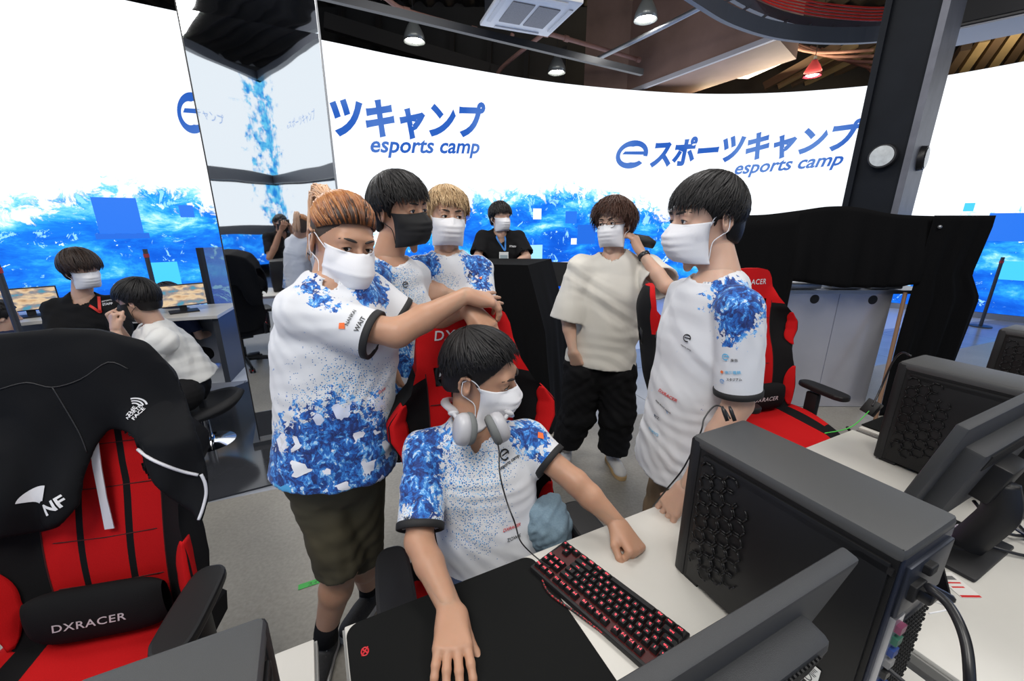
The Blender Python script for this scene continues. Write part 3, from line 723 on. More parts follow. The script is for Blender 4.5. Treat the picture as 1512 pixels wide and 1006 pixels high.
for k, (pts, lb) in enumerate([([D(1.60,.50,.86), D(1.70,.55,.76), D(1.85,.60,z_), D(2.05,.66,z_), D(2.3,.70,z_)], 'black cable curling on the desk right of the second monitor stand'),
    ([D(1.58,.53,.90), D(1.75,.50,.78), D(1.80,.66,z_), D(2.1,.70,z_+.002), D(2.4,.74,z_)], 'dark blue cable lying at the right edge of the desk'),
    ([D(1.90,.50,.735), D(1.72,.62,z_), D(1.60,.50,z_+.01), D(1.50,.36,z_), D(1.62,.28,z_)], 'black cable looping behind the second monitor')]):
    cable('cable', pts, .0045, mat('cable_navy', (.01,.014,.04), .35) if k == 1 else cabm, lb)
# headphone lead with plugs on top of the big case
cable('headset_lead', [W(1078,618,1.04), W(1068,603,1.10), W(1055,600,1.12), W(1040,618,1.12), W(1034,640,1.11), W(1010,690,1.13), W(985,722,1.17), W(964,748,1.25)], .0022, cabm, 'thin black audio lead hanging between the computer case and white jersey')
for k, px in enumerate((1066,1077)):
    a = W(px,600,1.045); b = W(px+8,622,1.035); tag(MB().tube([a,a.lerp(b,.3),b],[.003,.0048,.0048],10).build('audio_plug', cabm, smooth=True), ('first' if k == 0 else 'second')+' black audio plug on the far top corner of the big computer case', 'audio plug')
# smartphone and tag card
p0, p1 = WZ(1404,889,z_), WZ(1389,827,z_); ax = (p1-p0).normalized(); ay = Vector((-ax.y,ax.x,0))
ph = empty('smartphone', (p0+p1)/2+ay*.036+Vector((0,0,.0005)), math.atan2(ax.y,ax.x), 'black smartphone lying face up behind the large computer case', 'smartphone')
MB().prism(rrect(.155,.073,.01), 0, .008).build('case', cabm, ph); MB().prism(rrect(.147,.066,.007), .0078, .0084).build('screen', mat('phone_glass', (.004,.004,.005), .06), ph)
p0 = WZ(1412,864,DESK_Z+.001); cd = empty('paper_tag', p0, math.atan2(ax.y,ax.x)-.9, 'small white card with red print beside the smartphone', 'card')
MB().prism(rrect(.05,.075,.004), 0, .0012).build('card', mat('card_white', (.75,.73,.70), .4), cd)
mb = MB(); mb.box((0,-.034,.0014), (.048,.006,.0004)); mb.box((-.002,.005,.0014),(.035,.004,.0004)); mb.box((-.004,-.008,.0014),(.03,.004,.0004)); mb.build('red_print', mat('print_red', (.6,.02,.02)), cd)
MB().box((-.0,.02,.0014), (.03,.012,.0004)).build('grey_print', mat('print_grey', (.15,.15,.15)), cd)
# white charging lead
cable('white_lead', [D(1.14,.585,.79), D(1.18,.60,.80), D(1.20,.56,.775), D(1.16,.54,.77), D(1.19,.53,.75), D(1.23,.545,.735), D(1.25,.52,z_)], .0016, white_p, 'thin white lead curling behind the large computer case')
# things at the far edge of the middle-right desk
cable('green_lead', [WZ(1218,640,DESK_Z+.002), WZ(1258,630,DESK_Z+.004), WZ(1290,600,DESK_Z+.03)], .0022, mat('green_wire', (.08,.6,.08), .4), 'bright green lead on the desk edge under the black adapter')
cable('adapter_cable', [WZ(1288,600,.80), WZ(1300,575,.86), WY(1318,535,1.75), WY(1332,521,1.72), WY(1345,526,1.62)], .004, cabm, 'black cable rising from the small adapter to the second computer case')
ad = WZ(1284,612,DESK_Z); tag(MB().box(ad+Vector((0,0,.035)), (.035,.055,.07), Matrix.Rotation(.5,3,'Y') @ Matrix.Rotation(.4,3,'Z'), bev=.004).build('cable_adapter', plas, auto=35), 'small black adapter box standing at the desk edge behind the second case', 'adapter')
cable('cable_tie', [WZ(1251,631,DESK_Z+.004), WZ(1257,641,DESK_Z-.03), WY(1258,655,1.60), WY(1254,660,1.60)], .006, cabm, 'short black strap hanging over the far desk edge')
tb = D(2.3,.09,DESK_Z+.001); tag(MB().box(tb+Vector((0,0,.003)), (.26,.18,.006), Matrix.Rotation(DROT,3,'Z'), bev=.002).build('mousepad', padm), 'black mousepad lying on the furthest desk, just behind the second case', 'mousepad')
# ================= GAMING CHAIRS =================
def fabric(name, col, b=.25):
    t = NT(name); o = t.obj(); n = t.noise(o, 450, 2); t.put(t.b.inputs['Base Color'], t.mix(n, tuple(c*.75 for c in col), col)); t.b.inputs['Roughness'].default_value = .85; t.b.inputs['Specular IOR Level'].default_value = .15; t.bump(n, b, .002); return t.m
red_f = fabric('red_fabric', (.56,.008,.010)); blk_f = fabric('black_fabric', (.009,.009,.010)); pu = mat('black_pu', (.012,.012,.013), .45, spec=.35)
silver = mat('silver_print', (.62,.62,.64), .5)
zs = [.46,.50,.56,.64,.72,.80,.86,.92,.97,1.02,1.06,1.10,1.16,1.22,1.27,1.305,1.325,1.33]
hw = [.17,.205,.232,.242,.238,.225,.225,.245,.272,.272,.240,.200,.172,.163,.155,.140,.110,.06]
xb = [.135,.14,.142,.145,.148,.15,.15,.145,.14,.140,.140,.140,.145,.152,.15,.138,.108,.058]
def ip(z, arr):
    return float(np.interp(z, zs, arr))
def back_y(z): return .185+.155*(z-.46)/.87-.025*math.sin(PI*min(1,max(0,(z-.46)/.45)))
def wing_f(x, z):
    h_, b_ = ip(z,hw), ip(z,xb); a = max(0,(abs(x)-b_*.85)/max(.02,h_-b_*.85))
    return .085*min(1,a)**1.3*(1 if z < 1.1 else max(0,1-(z-1.1)/.12))
def surf(x, z, off=0.0):       # front face of the backrest; smaller y is towards the sitter
    return Vector((x, back_y(z)-wing_f(x,z)-.012*math.cos(min(1,abs(x)/.14)*PI/2)-off, z))
def gaming_chair(loc, yaw, label, pillow=True, arms=True):
    r = empty('gaming_chair', loc, math.radians(yaw), label, 'gaming chair')
    # backrest shell
    cols = [-1,-.8,-.6,-.4,-.2,0]; fr = []
    for a in (0,.16,.30,.345,.42,.465,.6,.8,1.0): fr.append(('in',a))
    for a in (.2,.4,.6,.8,.92,1.0): fr.append(('out',a))
    def colx(c, z):
        h_, b_ = ip(z,hw), min(ip(z,xb), ip(z,hw)*.93)
        return b_*c[1] if c[0] == 'in' else b_+(h_-b_)*c[1]
    xs_ = [(-1,c) for c in reversed(fr[1:])]+[(1,c) for c in fr]
    Z = [.46+.87*k/72 for k in range(73)]; n = len(xs_); vs = []; fs = []; mi = []
    for z in Z:
        for s, c in xs_: vs.append(surf(s*colx(c,z), z))
    nb_ = len(vs)
    for z in Z:
        for s, c in xs_:
            x = s*colx(c,z); e = abs(x)/ip(z,hw); p = surf(x,z); p.y = max(p.y+.02, back_y(z)+.075-.045*e**3-.05*max(0,(z-1.2)/.13)**2); vs.append(p)
    def inhole(i, j):
        z = (Z[j]+Z[j+1])/2; s, c = xs_[i]; x = abs((s*colx(c,z)+xs_[i+1][0]*colx(xs_[i+1][1],z))/2)
        return 1.085 < z < 1.15 and .024 < x < .112
    for j in range(72):
        for i in range(n-1):
            if inhole(i,j): continue
            a = j*n+i; fs.append((a,a+1,a+1+n,a+n))
            c0, c1 = xs_[i][1], xs_[i+1][1]; out = 'out' in (c0[0], c1[0]); av = (c0[1]+c1[1])/2; zc = Z[j]
            red = (not out) and not (.345 <= av <= .465 and zc < 1.075) 
            if zc > 1.1 and not out: red = True
            if zc > 1.12 : red = True
            mi.append(1 if red else 0)
            b = a+nb_; fs.append((b,b+n,b+1+n,b+1)); mi.append(0)
    for j in range(72):
        for i in (0, n-1):
            a = j*n+i; fs.append((a,a+n,a+n+nb_,a+nb_)); mi.append(1 if Z[j] > 1.14 else 0)
    for i in range(n-1):
        fs.append((i,i+1,i+1+nb_,i+nb_)); mi.append(0); a = 72*n+i; fs.append((a,a+1,a+1+nb_,a+nb_)); mi.append(1)
    me = bpy.data.meshes.new('backrest'); me.from_pydata([tuple(v) for v in vs], [], fs); me.polygons.foreach_set('material_index', mi); me.update()
    bm = bmesh.new(); bm.from_mesh(me); bmesh.ops.recalc_face_normals(bm, faces=bm.faces[:]); bm.to_mesh(me); bm.free()
    bk = link('backrest', me, [blk_f, red_f], r, True); me.set_sharp_from_angle(angle=math.radians(60))
    for s in (-1,1):
        q = [surf(s*x, z, .004)+Vector((0,.02,0)) for x, z in ((.03,1.085),(.095,1.08),(.112,1.10),(.100,1.145),(.09,1.152),(.035,1.152),(.024,1.14),(.024,1.095))]
        mb = MB(); mb.tube(q, .012, 8, closed=True); mb.tube([p+Vector((0,.05,0)) for p in q], .011, 8, closed=True)
        for a, b in zip(q, q[1:]+q[:1]):
            mb.add([a,b,b+Vector((0,.05,0)),a+Vector((0,.05,0))],[(0,1,2,3)])
        mb.build('slot_rim', pu, bk, smooth=True)
        # red wing inserts, upper and lower
        for z0, z1, wi in ((.885,1.075,.062),(.52,.76,.055)):
            def f_(u, v, s=s, z0=z0, z1=z1, wi=wi):
                z = z0+(z1-z0)*v; pr = math.sin(PI*min(.985,max(.015,v)))**.55; h_ = ip(z,hw)
                x = h_+.003-wi*pr*(1-u); p = surf(s*x, z, .004+.012*math.sin(PI*u*.8+.3)*pr)
                if u > .8: p.y += (u-.8)*.16; 
                return p
            mb = MB(); mb.grid(f_, 8, 20); mb.build('wing_insert', red_f, bk, smooth=True, solid=.004)
    # seams on the middle panel
    mb = MB()
    for z in (.62,.76,.90,1.03): mb.tube([surf(x,z,.0005) for x in (-.135,-.08,0,.08,.135)], .0016, 5)
    for s in (-1,1): mb.tube([surf(s*min(ip(z,xb),ip(z,hw)*.93),z,.001) for z in Z[4:60:4]], .0018, 5)
    mb.build('seam', mat('dark_seam', (.05,.004,.005), .8), bk)
    # headrest lettering
    vs2, fs2 = subdiv2d(*text2d('DXRACER', .18, .01, 1.1), maxlen=.05)
    mb = MB(); mb.add([surf(-.105+.21*(1-(1-u)) , 1.235+v*.21, .003) for u, v in vs2], fs2); mb.build('lettering', silver, bk)
    # seat
    def st(u, v):
        x = (u*2-1)*.265; y = .22-.50*v; bol = max(0,(abs(x)-.15)/.10); z = .485+.055*min(1,bol)**1.5*math.sin(PI*min(1,v*.9+.12))-.02*max(0,v-.85)/.15-.03*max(0,(abs(x)-.235)/.03)
        return Vector((x*(1-.10*v), y, z))
    mb = MB(); mb.grid(st, 40, 30); b0 = len(mb.v); top = list(mb.v)
    mb.add([(x*.96,y*1.0,max(.395, z*0+.40)) for x, y, z in top], [f[::-1] for f in mb.f])
    N_ = 41*31
    for i in range(40): mb.f.append((i,i+1,i+1+N_,i+N_)); mb.f.append((1230+i,1231+i,1231+i+N_,1230+i+N_)); mb.mi += [0,1]
    for j in range(30): mb.f.append((j*41,(j+1)*41,(j+1)*41+N_,j*41+N_)); mb.f.append((j*41+40,(j+1)*41+40,(j+1)*41+40+N_,j*41+40+N_)); mb.mi += [0,0]
    for k in range(1200):
        i = k % 40; xx = abs((i+.5)/40*2-1)*.265; mb.mi[k] = 1 if (xx < .155) or (xx > .215 and 5 < k//40 < 22) else 0
    mb.build('seat', [blk_f, red_f], r, auto=50)
    if pillow:
        def pl(u, v):
            a = 2*PI*v; x = (u*2-1)*.165; e = (1-abs(u*2-1)**5)
            return Vector((x, back_y(.60)-.062-.012+.045*math.cos(a)*(.4+.6*e)-.0*e, .585+.085*math.sin(a)*(.75+.25*e)))
        mb = MB(); mb.grid(pl, 30, 28); lp = mb.build('lumbar_pillow', blk_f, r, smooth=True)
        mb = MB(); yb = back_y(.60)-.062-.012-.045
        mb.add([Vector((-.085+.17*u, yb-.002+.012*((v*.17-.01)/.05)**2*0+.004*abs(u-.5), .578+v*.17)) for u, v in vs2], fs2); mb.build('lettering', silver, lp)
    # arms
    if arms:
        for s in (-1,1):
            ar = MB().box((s*.285,.02,.52), (.035,.075,.21), bev=.01).box((s*.25,.03,.425), (.10,.06,.03), bev=.008).build('armrest', pu, r, auto=40)
            mb = MB(); F_ = [(-.048,-.10),(-.030,-.135),(.0,-.145),(.030,-.135),(.048,-.10),(.05,.0),(.045,.10),(.028,.135),(0,.142),(-.028,.135),(-.045,.10),(-.05,0)]
            P_ = [(p.x+s*.298,p.y-.02) for p in catmull([(a,b,0) for a, b in F_+[F_[0]]], 3)[:-1]]
            mb.prism(P_, .64, .672); mb.build('arm_pad', pu, ar, bevel=.009, smooth=False)
    # mechanism, lift and star base
    MB().box((0,.0,.375), (.22,.26,.045), bev=.01).build('tilt_mechanism', pu, r, auto=40)
    for s in (-1,1): MB().box((s*.215,.20,.47), (.03,.09,.14), bev=.01).build('back_bracket', pu, r, auto=40)
    MB().cyl((0,0,.12), (0,0,.24), .03).cyl((0,0,.24), (0,0,.36), .019).build('gas_lift', mat('lift_black', (.02,.02,.02), .25, .5), r, auto=40)
    bs = MB(); bs.cyl((0,0,.085), (0,0,.14), .05, .04)
    for k in range(5):
        a = 2*PI*k/5+.3; bs.tube([(0,0,.115),(.12*math.cos(a),.12*math.sin(a),.11),(.31*math.cos(a),.31*math.sin(a),.075)], [.032,.028,.018], 8)
    b_ = bs.build('star_base', pu, r, auto=50)
    for k in range(5):
        a = 2*PI*k/5+.3; c = Vector((.31*math.cos(a), .31*math.sin(a), .032)); t_ = Vector((-math.sin(a),math.cos(a),0))
        mb = MB()
        for s in (-1,1): mb.cyl(c+t_*(s*.010), c+t_*(s*.028), .031, n=18)
        mb.m = 1; mb.cyl(c+t_*-.03, c+t_*.03, .012, n=10); mb.m = 0; mb.cyl(c, c+Vector((0,0,.045)), .009)
        mb.build('caster', [pu, red_f], b_, auto=40)
    return r
ch_c = gaming_chair((-.04,.99,0), 20, 'red and black gaming chair the player with headphones sits in', pillow=False)
ch_l = gaming_chair((-1.115,.775,0), 14, 'red and black gaming chair at lower left with a black jacket over its back')
ch_l.scale = (.965,.965,.965)
ch_r = gaming_chair((1.52,2.16,0), 14, 'empty red and black gaming chair before the shiny metal panel')
ch_b = gaming_chair((.98,1.78,0), 77, 'red and black gaming chair seen side-on under the white-shirted man\'s elbow', pillow=False)
ch_b.location = (.95,1.74,0)
# ================= DRAPED FRAMES, PANELS, STOOL, SMALL TABLE =================
drp = mat('black_drape', (.0035,.0035,.004), .95, spec=.15); 
def wavy(mb, a, b, z0, z1, nu, nv, amp, seed, top=None, bot=None):
    a, b = Vector(a), Vector(b); d = (b-a); L = d.length; d.normalize(); n = Vector((d.y,-d.x,0)); rs = random.Random(seed); ph = [rs.uniform(0,6) for _ in range(4)]
    def f(u, v):
        zt = z1 if top is None else top(u); zb = z0 if bot is None else bot(u); z = zt+(zb-zt)*v
        w = amp*(.25+.75*v)*(math.sin(u*L*14+ph[0]+math.sin(v*3+ph[1]))+.5*math.sin(u*L*31+ph[2]))
        return a+d*(u*L)+n*w+Vector((0,0,z))
    mb.grid(f, nu, nv)
# centre draped stand: a sloping box shape under black cloth
r = empty('draped_stand', (.2,3.0,0), 0, 'black cloth covered stand between the blond player and man in white', 'draped stand'); bpy.context.view_layer.update()
A0 = WY(706,388,3.15); A1 = WY(779,391,3.05); 
def dcl(u, v):
    # profile across: front face from left to right corner, then side going back; v from the top down
    z = A1.z*(1-v); 
    L0 = Vector((A0.x-.12,3.12,0)); R0 = Vector((A1.x+.10*min(1,v*2.6)+.10*v,3.02-.15*v,0)); B0 = Vector((R0.x+.22,3.55,0))
    p = L0.lerp(R0, u/.7) if u < .7 else R0.lerp(B0, (u-.7)/.3)
    w = .012*v*(math.sin(u*38+2*math.sin(v*4))+.5*math.sin(u*77)); n = Vector((0,-1,0)) if u < .7 else Vector((.8,-.3,0))
    return p+n*w+Vector((0,0,z))
mb = MB(); mb.grid(dcl, 70, 24)
mb.add([(A0.x-.12,3.12,A1.z),(A1.x,3.02,A1.z),(A1.x+.22,3.55,A1.z),(A0.x-.1,3.6,A1.z)], [(0,1,2,3)])
unparent_fix(mb.build('cloth', drp, smooth=True, auto=50), r)
mb = MB()
for x, y in ((A0.x,3.25),(A1.x-.05,3.2),(A0.x,3.5),(A1.x,3.5)): mb.box((x,y,A1.z/2-.01), (.03,.03,A1.z-.03))
unparent_fix(mb.build('frame', dkgrey), r)
# right: black drape over a frame with a metal counter under it
yb = 3.25
r = empty('stage_drape', (2.7,3.4,0), 0, 'wide black drape hung over a frame in front of the steel column', 'draped frame'); bpy.context.view_layer.update()
def px2(px, py, y=yb): return WY(px,py,y)
topc = catmull([px2(1085,318),px2(1130,317),px2(1180,311),px2(1225,305),px2(1265,306),px2(1320,316),px2(1380,319),px2(1450,319)], 6)
xs2 = [p.x for p in topc]; zs2 = [p.z for p in topc]
botc = [px2(1060,600),px2(1160,410),px2(1166,414),px2(1230,423),px2(1300,424),px2(1352,418)]
xr = px2(1352,418).x
def upper(u, v):
    x = xs2[0]+(xr-xs2[0]+.02)*u; zt = float(np.interp(x, xs2, zs2)); 
    xl = px2(1164,412).x
    zb = float(np.interp(x, [p.x for p in botc[2:]], [p.z for p in botc[2:]])) if x > xl else 0.0
    z = zt+(zb-zt)*v; y = yb+.01-.05*math.sin(v*1.6)+.012*math.sin(x*21+v*3)*v+.01*math.sin(x*47)*v-.05*math.exp(-((x-px2(1330,1).x)/.05)**2)*v
    return Vector((x,y,z))
mb = MB(); mb.grid(upper, 110, 16)
rt = [(1340,318),(1460,320),(1457,334),(1432,405),(1446,440),(1418,545),(1400,640)]
def right_p(u, v):
    zt = float(np.interp(px2(1352,330).x, xs2, zs2))+0; z = zt*(1-v)
    ys = [p.z for p in [px2(*q) for q in rt[1:]]]; xx = [p.x for p in [px2(*q) for q in rt[1:]]]
    z = max(z, 0); xR = float(np.interp(z, ys[::-1], xx[::-1])); xL = px2(1345,420).x-.02*v
    x = xL+(xR-xL)*u; return Vector((x, yb-.04+.016*math.sin(u*17+v*4)*(.3+v)+.01*math.sin(u*41)*v+.12*u*u*v, z))
mb.grid(right_p, 60, 40)
unparent_fix(mb.build('cloth', drp, smooth=True, solid=.006), r)
mb = MB(); 
for x in (px2(1110,330).x, px2(1425,330).x): mb.box((x,yb+.12,.78), (.035,.035,1.56))
mb.box((px2(1265,330).x,yb+.12,1.57), (px2(1430,330).x-px2(1110,330).x,.035,.035))
unparent_fix(mb.build('frame', dkgrey), r)
tk = px2(1378,335); unparent_fix(MB().sph((tk.x,yb-.05,tk.z), .014).build('clip', steel, smooth=True), r)
# polished panel under the drape
t = NT('brushed_steel_panel'); t.b.inputs['Metallic'].default_value = .55; t.b.inputs['Roughness'].default_value = .22; t.put(t.b.inputs['Base Color'], t.mix(t.noise(t.obj(), 2.5, 3), (.50,.50,.54), (.70,.70,.76))); t.bump(t.noise(t.obj(), 1.4, 1), .15, .05); pnl = t.m
xl, xr2 = px2(1160,500).x, px2(1322,500).x; zt = px2(1240,434,yb+.1).z
r = empty('steel_counter', ((xl+xr2)/2, yb+.15, 0), 0, 'shiny steel counter front with two black holes beneath the black drape', 'counter'); bpy.context.view_layer.update()
xm = px2(1243,500).x
for a, b in ((xl-.35,xm-.003),(xm+.003,xr2)): unparent_fix(MB().box(((a+b)/2,yb+.13,zt/2), (b-a,.02,zt-.01)).build('front_panel', pnl), r)
unparent_fix(MB().box(((xl+xr2)/2,yb+.33,zt+.01), (xr2-xl+.7,.42,.03)).build('counter_top', steel), r)
for px, py in ((1203,442),(1289,443)):
    c = px2(px,py,yb+.118); unparent_fix(MB().cyl(c, c+Vector((0,.004,0)), .038, n=24).build('cable_hole', matt), r)
for px in (1190,1250,1310):
    c = px2(px,428,yb+.15); tag(MB().box((c.x,yb+.22,zt+.055), (.26,.14,.05), bev=.01).build('metal_tray', steel, auto=40), '%s flat metal tray on the counter beneath the drape' % {1190:'leftmost',1250:'middle',1310:'rightmost'}[px], 'tray')
a = px2(1337,432,yb+.02); b = WZ(1292,622,0.01); tag(MB().cyl((a.x,a.y,a.z), (b.x,b.y,.01), .014, n=10).build('wooden_pole', mat('wood_pole', (.25,.14,.08), .6)), 'thin brown wooden pole leaning against the steel counter', 'pole')
# bar stool (left)
sx = Vector((-2.27,2.74,0)); r = empty('bar_stool', sx, 0, 'dark grey upholstered low stool with chrome stem and round foot', 'stool')
chrome = mat('chrome', (.8,.8,.82), .06, 1.0); stf = fabric('stool_fabric', (.05,.05,.052))
MB().lathe([(.0,.035),(.05,.033),(.10,.024),(.17,.012),(.20,.008),(.205,0)], 40).build('foot', chrome, r, smooth=True)
MB().cyl((0,0,.03), (0,0,.22), .027, n=20).cyl((0,0,.03), (0,0,.06), .038, n=20).build('stem', chrome, r, auto=40)
def seatf(u, v):
    a = 2*PI*u; R = .25*v; x = R*math.cos(a)*1.05; y = R*math.sin(a); return Vector((x, y, .27+.11*(v**4)*(.35+.65*max(0,math.cos(a-.3)))-.02*(1-v)))
mb = MB(); mb.grid(seatf, 48, 14); mb.build('seat', stf, r, smooth=True, solid=.045)
# small black table with bottles
TX = Vector((-2.62,2.42,0)); r = empty('side_table', TX, .3, 'small black table between the two men at left', 'table')
TH_ = .52
MB().box((0,0,TH_-.0125), (.95,.6,.025), bev=.004).build('table_top', mat('table_black_gloss', (.02,.02,.023), .2), r, auto=40)
for sx_ in (-1,1):
    for sy in (-1,1): MB().box((sx_*.42,sy*.25,(TH_-.025)/2), (.035,.035,TH_-.025)).build('leg', dkgrey, r)
pet = mat('bottle_water', (.62,.80,.90), .05, trans=.75); capw = mat('cap_white', (.8,.8,.8), .4)
for k, (px, py, lb) in enumerate(((99,498,'leftmost clear water bottle with white cap on small table'),(112,504,'second clear water bottle with white cap from the left'),(121,497,'clear water bottle with white cap standing behind its neighbours'),(128,506,'rightmost clear water bottle with white cap, nearest the seated man'))):
    p = WY(px, py, 2.20+(k % 2)*.09); z0 = TH_
    b = empty('water_bottle', (p.x,p.y,z0), 0, lb, 'bottle'); hgt = max(.16, p.z+.03-z0)
    MB().lathe([(0,0),(.030,0),(.032,.01),(.031,hgt*.35),(.0325,hgt*.5),(.032,hgt*.7),(.022,hgt*.85),(.012,hgt*.9),(.012,hgt*.94)], 20).build('bottle_body', pet, b, smooth=True)
    MB().lathe([(.0325,hgt*.38),(.0332,hgt*.4),(.0332,hgt*.6),(.0325,hgt*.62)], 20).build('bottle_label', mat('label_green_white', (.55,.7,.62), .5), b, smooth=True)
    MB().lathe([(.0155,hgt*.90),(.0155,hgt),(0,hgt)], 20).build('bottle_cap', capw, b, auto=40)
# green floor tape with pen marks
gt = WZ(462,861,.001); gr_ = empty('floor_tape', gt, .45, 'short strip of bright green tape stuck to the floor', 'tape')
MB().box((0,0,.001), (.12,.03,.0012)).build('tape', mat('tape_green', (.06,.42,.08), .5), gr_)
vs_, fs_ = text2d('スイN'); mb = MB(); mb.add([(-.02+.06*u,-.012+.06*v,.0019) for u, v in vs_], fs_); mb.build('handwriting', matt, gr_)
# clear partition and posts on the left
glass = mat('clear_acrylic', (.75,.85,.95), .03, alpha=.16)
pp = WZ(345,530,0); r = empty('partition', (pp.x,pp.y,0), 0, 'dark framed clear partition standing just left of the mirror pillar', 'partition'); bpy.context.view_layer.update()
a = WZ(329,533,0); b = WZ(352,527,0); ztp = WY(305,366,a.y).z; 
a.z = 0; b.z = 0
bb = a+(b-a)*1.0
unparent_fix(MB().box((a+Vector((0,0,ztp/2))), (.05,.05,ztp)).build('post', matt), r); unparent_fix(MB().box((bb+Vector((.25,.25,ztp/2))), (.03,.03,ztp)).build('post', steel), r)
d_ = (bb+Vector((.25,.25,0))-a); mb = MB(); mb.add([a,a+d_,a+d_+Vector((0,0,ztp)),a+Vector((0,0,ztp))],[(0,1,2,3)]); unparent_fix(mb.build('clear_pane', mat('grey_acrylic', (.2,.25,.33), .05, alpha=.45), solid=.006), r)
mb = MB(); mb.tube([a+Vector((0,0,ztp*.42)), a+d_+Vector((0,0,ztp*.55))], .01, 6); unparent_fix(mb.build('rail', steel), r)
def post(px0, py0, px1, py1, y, label):
    b = WY(px1,py1,y); t_ = WY(px0,py0,y); o = MB().cyl((b.x,b.y,0), (b.x,b.y,t_.z), .022, n=10).build('post', dkgrey)
    o.name = 'barrier_post'; tag(o, label, 'post'); MB().cyl((b.x,b.y,t_.z-.09), (b.x,b.y,t_.z-.05), .026, n=10).build('post_band', mat('band_red', (.4,.03,.03)), o); MB().cyl((b.x,b.y,0), (b.x,b.y,.015), .13, n=24).build('foot_plate', dkgrey, o)
post(0,385,28,490,3.0, 'dark grey post left of the staff member with red lanyard')
post(213,368,226,418,4.6, 'dark post rising behind the seated man in white')
post(1503,380,1440,505,6.3, 'thin dark post in front of the blue screen at the right edge')
# far left player stations: desk, monitor with a game picture, chair
def far_station(c, ang, label, w=1.9):
    r = empty('player_desk', c, ang, 'white player desk '+label, 'desk'); MB().box((0,0,.70), (w,.7,.03)).build('desktop', deskm, r); MB().box((0,.33,.36), (w-.05,.02,.66)).build('modesty_panel', mat('panel_grey', (.22,.23,.26), .5), r)
    for s in (-1,1): MB().box((s*(w/2-.04),0,.34), (.05,.6,.68)).build('leg', dkgrey, r)
    return r
gm = NT('game_picture'); o = gm.gen(); nn = gm.noise(o, 3.5, 3)
vor = gm.n('ShaderNodeTexVoronoi', {'Vector': o, 'Scale': 4.0})
em = gm.n('ShaderNodeEmission', {'Color': gm.ramp(gm.math('ADD', nn, gm.math('MULTIPLY', vor.outputs['Distance'], .3)), [(.3,(.10,.07,.05)),(.45,(.75,.48,.28)),(.6,(.92,.70,.45)),(.75,(.35,.30,.30)),(.85,(.10,.35,.5))]), 'Strength': .9}); gm.t.links.new(em.outputs[0], gm.out.inputs[0])
def far_monitor(p, ang, label, w=.42, h=.22, hc_=.17):
    r = empty('gaming_monitor', p, ang, label, 'monitor'); MB().box((0,0,hc_), (w,.03,h), bev=.004).build('housing', matt, r); MB().box((0,-.0165,hc_), (w-.02,.002,h-.02)).build('screen', gm.m, r); MB().box((0,.02,hc_/2), (.06,.03,hc_)).build('stand', matt, r); MB().box((0,0,.006), (.24,.18,.012)).build('stand_base', matt, r)
q = WZ(290,464,.715); far_station((q.x-.33,q.y+.12,0), .3, 'far behind the seated man, beside the partition', 1.0)
m_ = W(268,442,4.15); far_monitor((m_.x,m_.y,.715), .75, 'small game monitor far behind the seated man in white')
q = WZ(70,476,.715); far_station((q.x-.75,q.y+.0,0), .7, 'far behind the staff member with the red lanyard', 1.3)
m_ = W(44,455,3.95); far_monitor((m_.x,m_.y,.715), .8, 'small game monitor at far left behind the staff member')
# small dark station behind the man in white's sleeve
q = WZ(826,440,.72); m_ = W(826,420,5.2)
rr_ = far_station((m_.x,m_.y,0), -.1, 'far behind the man in white, left of his sleeve', .9); far_monitor((m_.x-.1,m_.y,.715), 2.9, 'dark monitor far behind the left sleeve of the man in white', .5, .3, .25)
# ================= IMPLICIT SURFACES FOR BODIES AND CLOTH =================
def V3(p): return np.array([p[0],p[1],p[2]], dtype=np.float32)
def cone(a, b, ra, rb, ax=None, sq=1.0, flat=False, flata=False):
    a, b = V3(a), V3(b); ba = b-a; L2 = float(ba@ba)+1e-12; L = math.sqrt(L2); axn = None
    if ax is not None: axn = V3(ax); axn = axn/np.linalg.norm(axn)
    def f(P):
        pa = P-a; t0 = (pa@ba)/L2; t = np.clip(t0,0,1); q = pa-t[...,None]*ba
        if axn is not None:
            qa = q@axn; q = q+axn*(qa*(1/sq-1))[...,None]
        r = ra+(rb-ra)*t; d = np.sqrt((q*q).sum(-1))-r
        if axn is not None: d = d*(.5+.5*sq)
        if flat: d = np.maximum(d, (t0-1)*L)
        if flata: d = np.maximum(d, -t0*L)
        return d
    m = max(ra, rb); return f, np.minimum(a,b)-m, np.maximum(a,b)+m
def ell(c, r, R=None):
    c = V3(c); r = V3(r); Rm = None if R is None else np.array(R, dtype=np.float32)
    def f(P):
        q = P-c
        if Rm is not None: q = q@Rm
        k0 = np.sqrt(((q/r)**2).sum(-1)); k1 = np.sqrt(((q/(r*r))**2).sum(-1))+1e-9
        return k0*(k0-1)/k1
    m = r if R is None else np.full(3, r.max()); return f, c-m, c+m
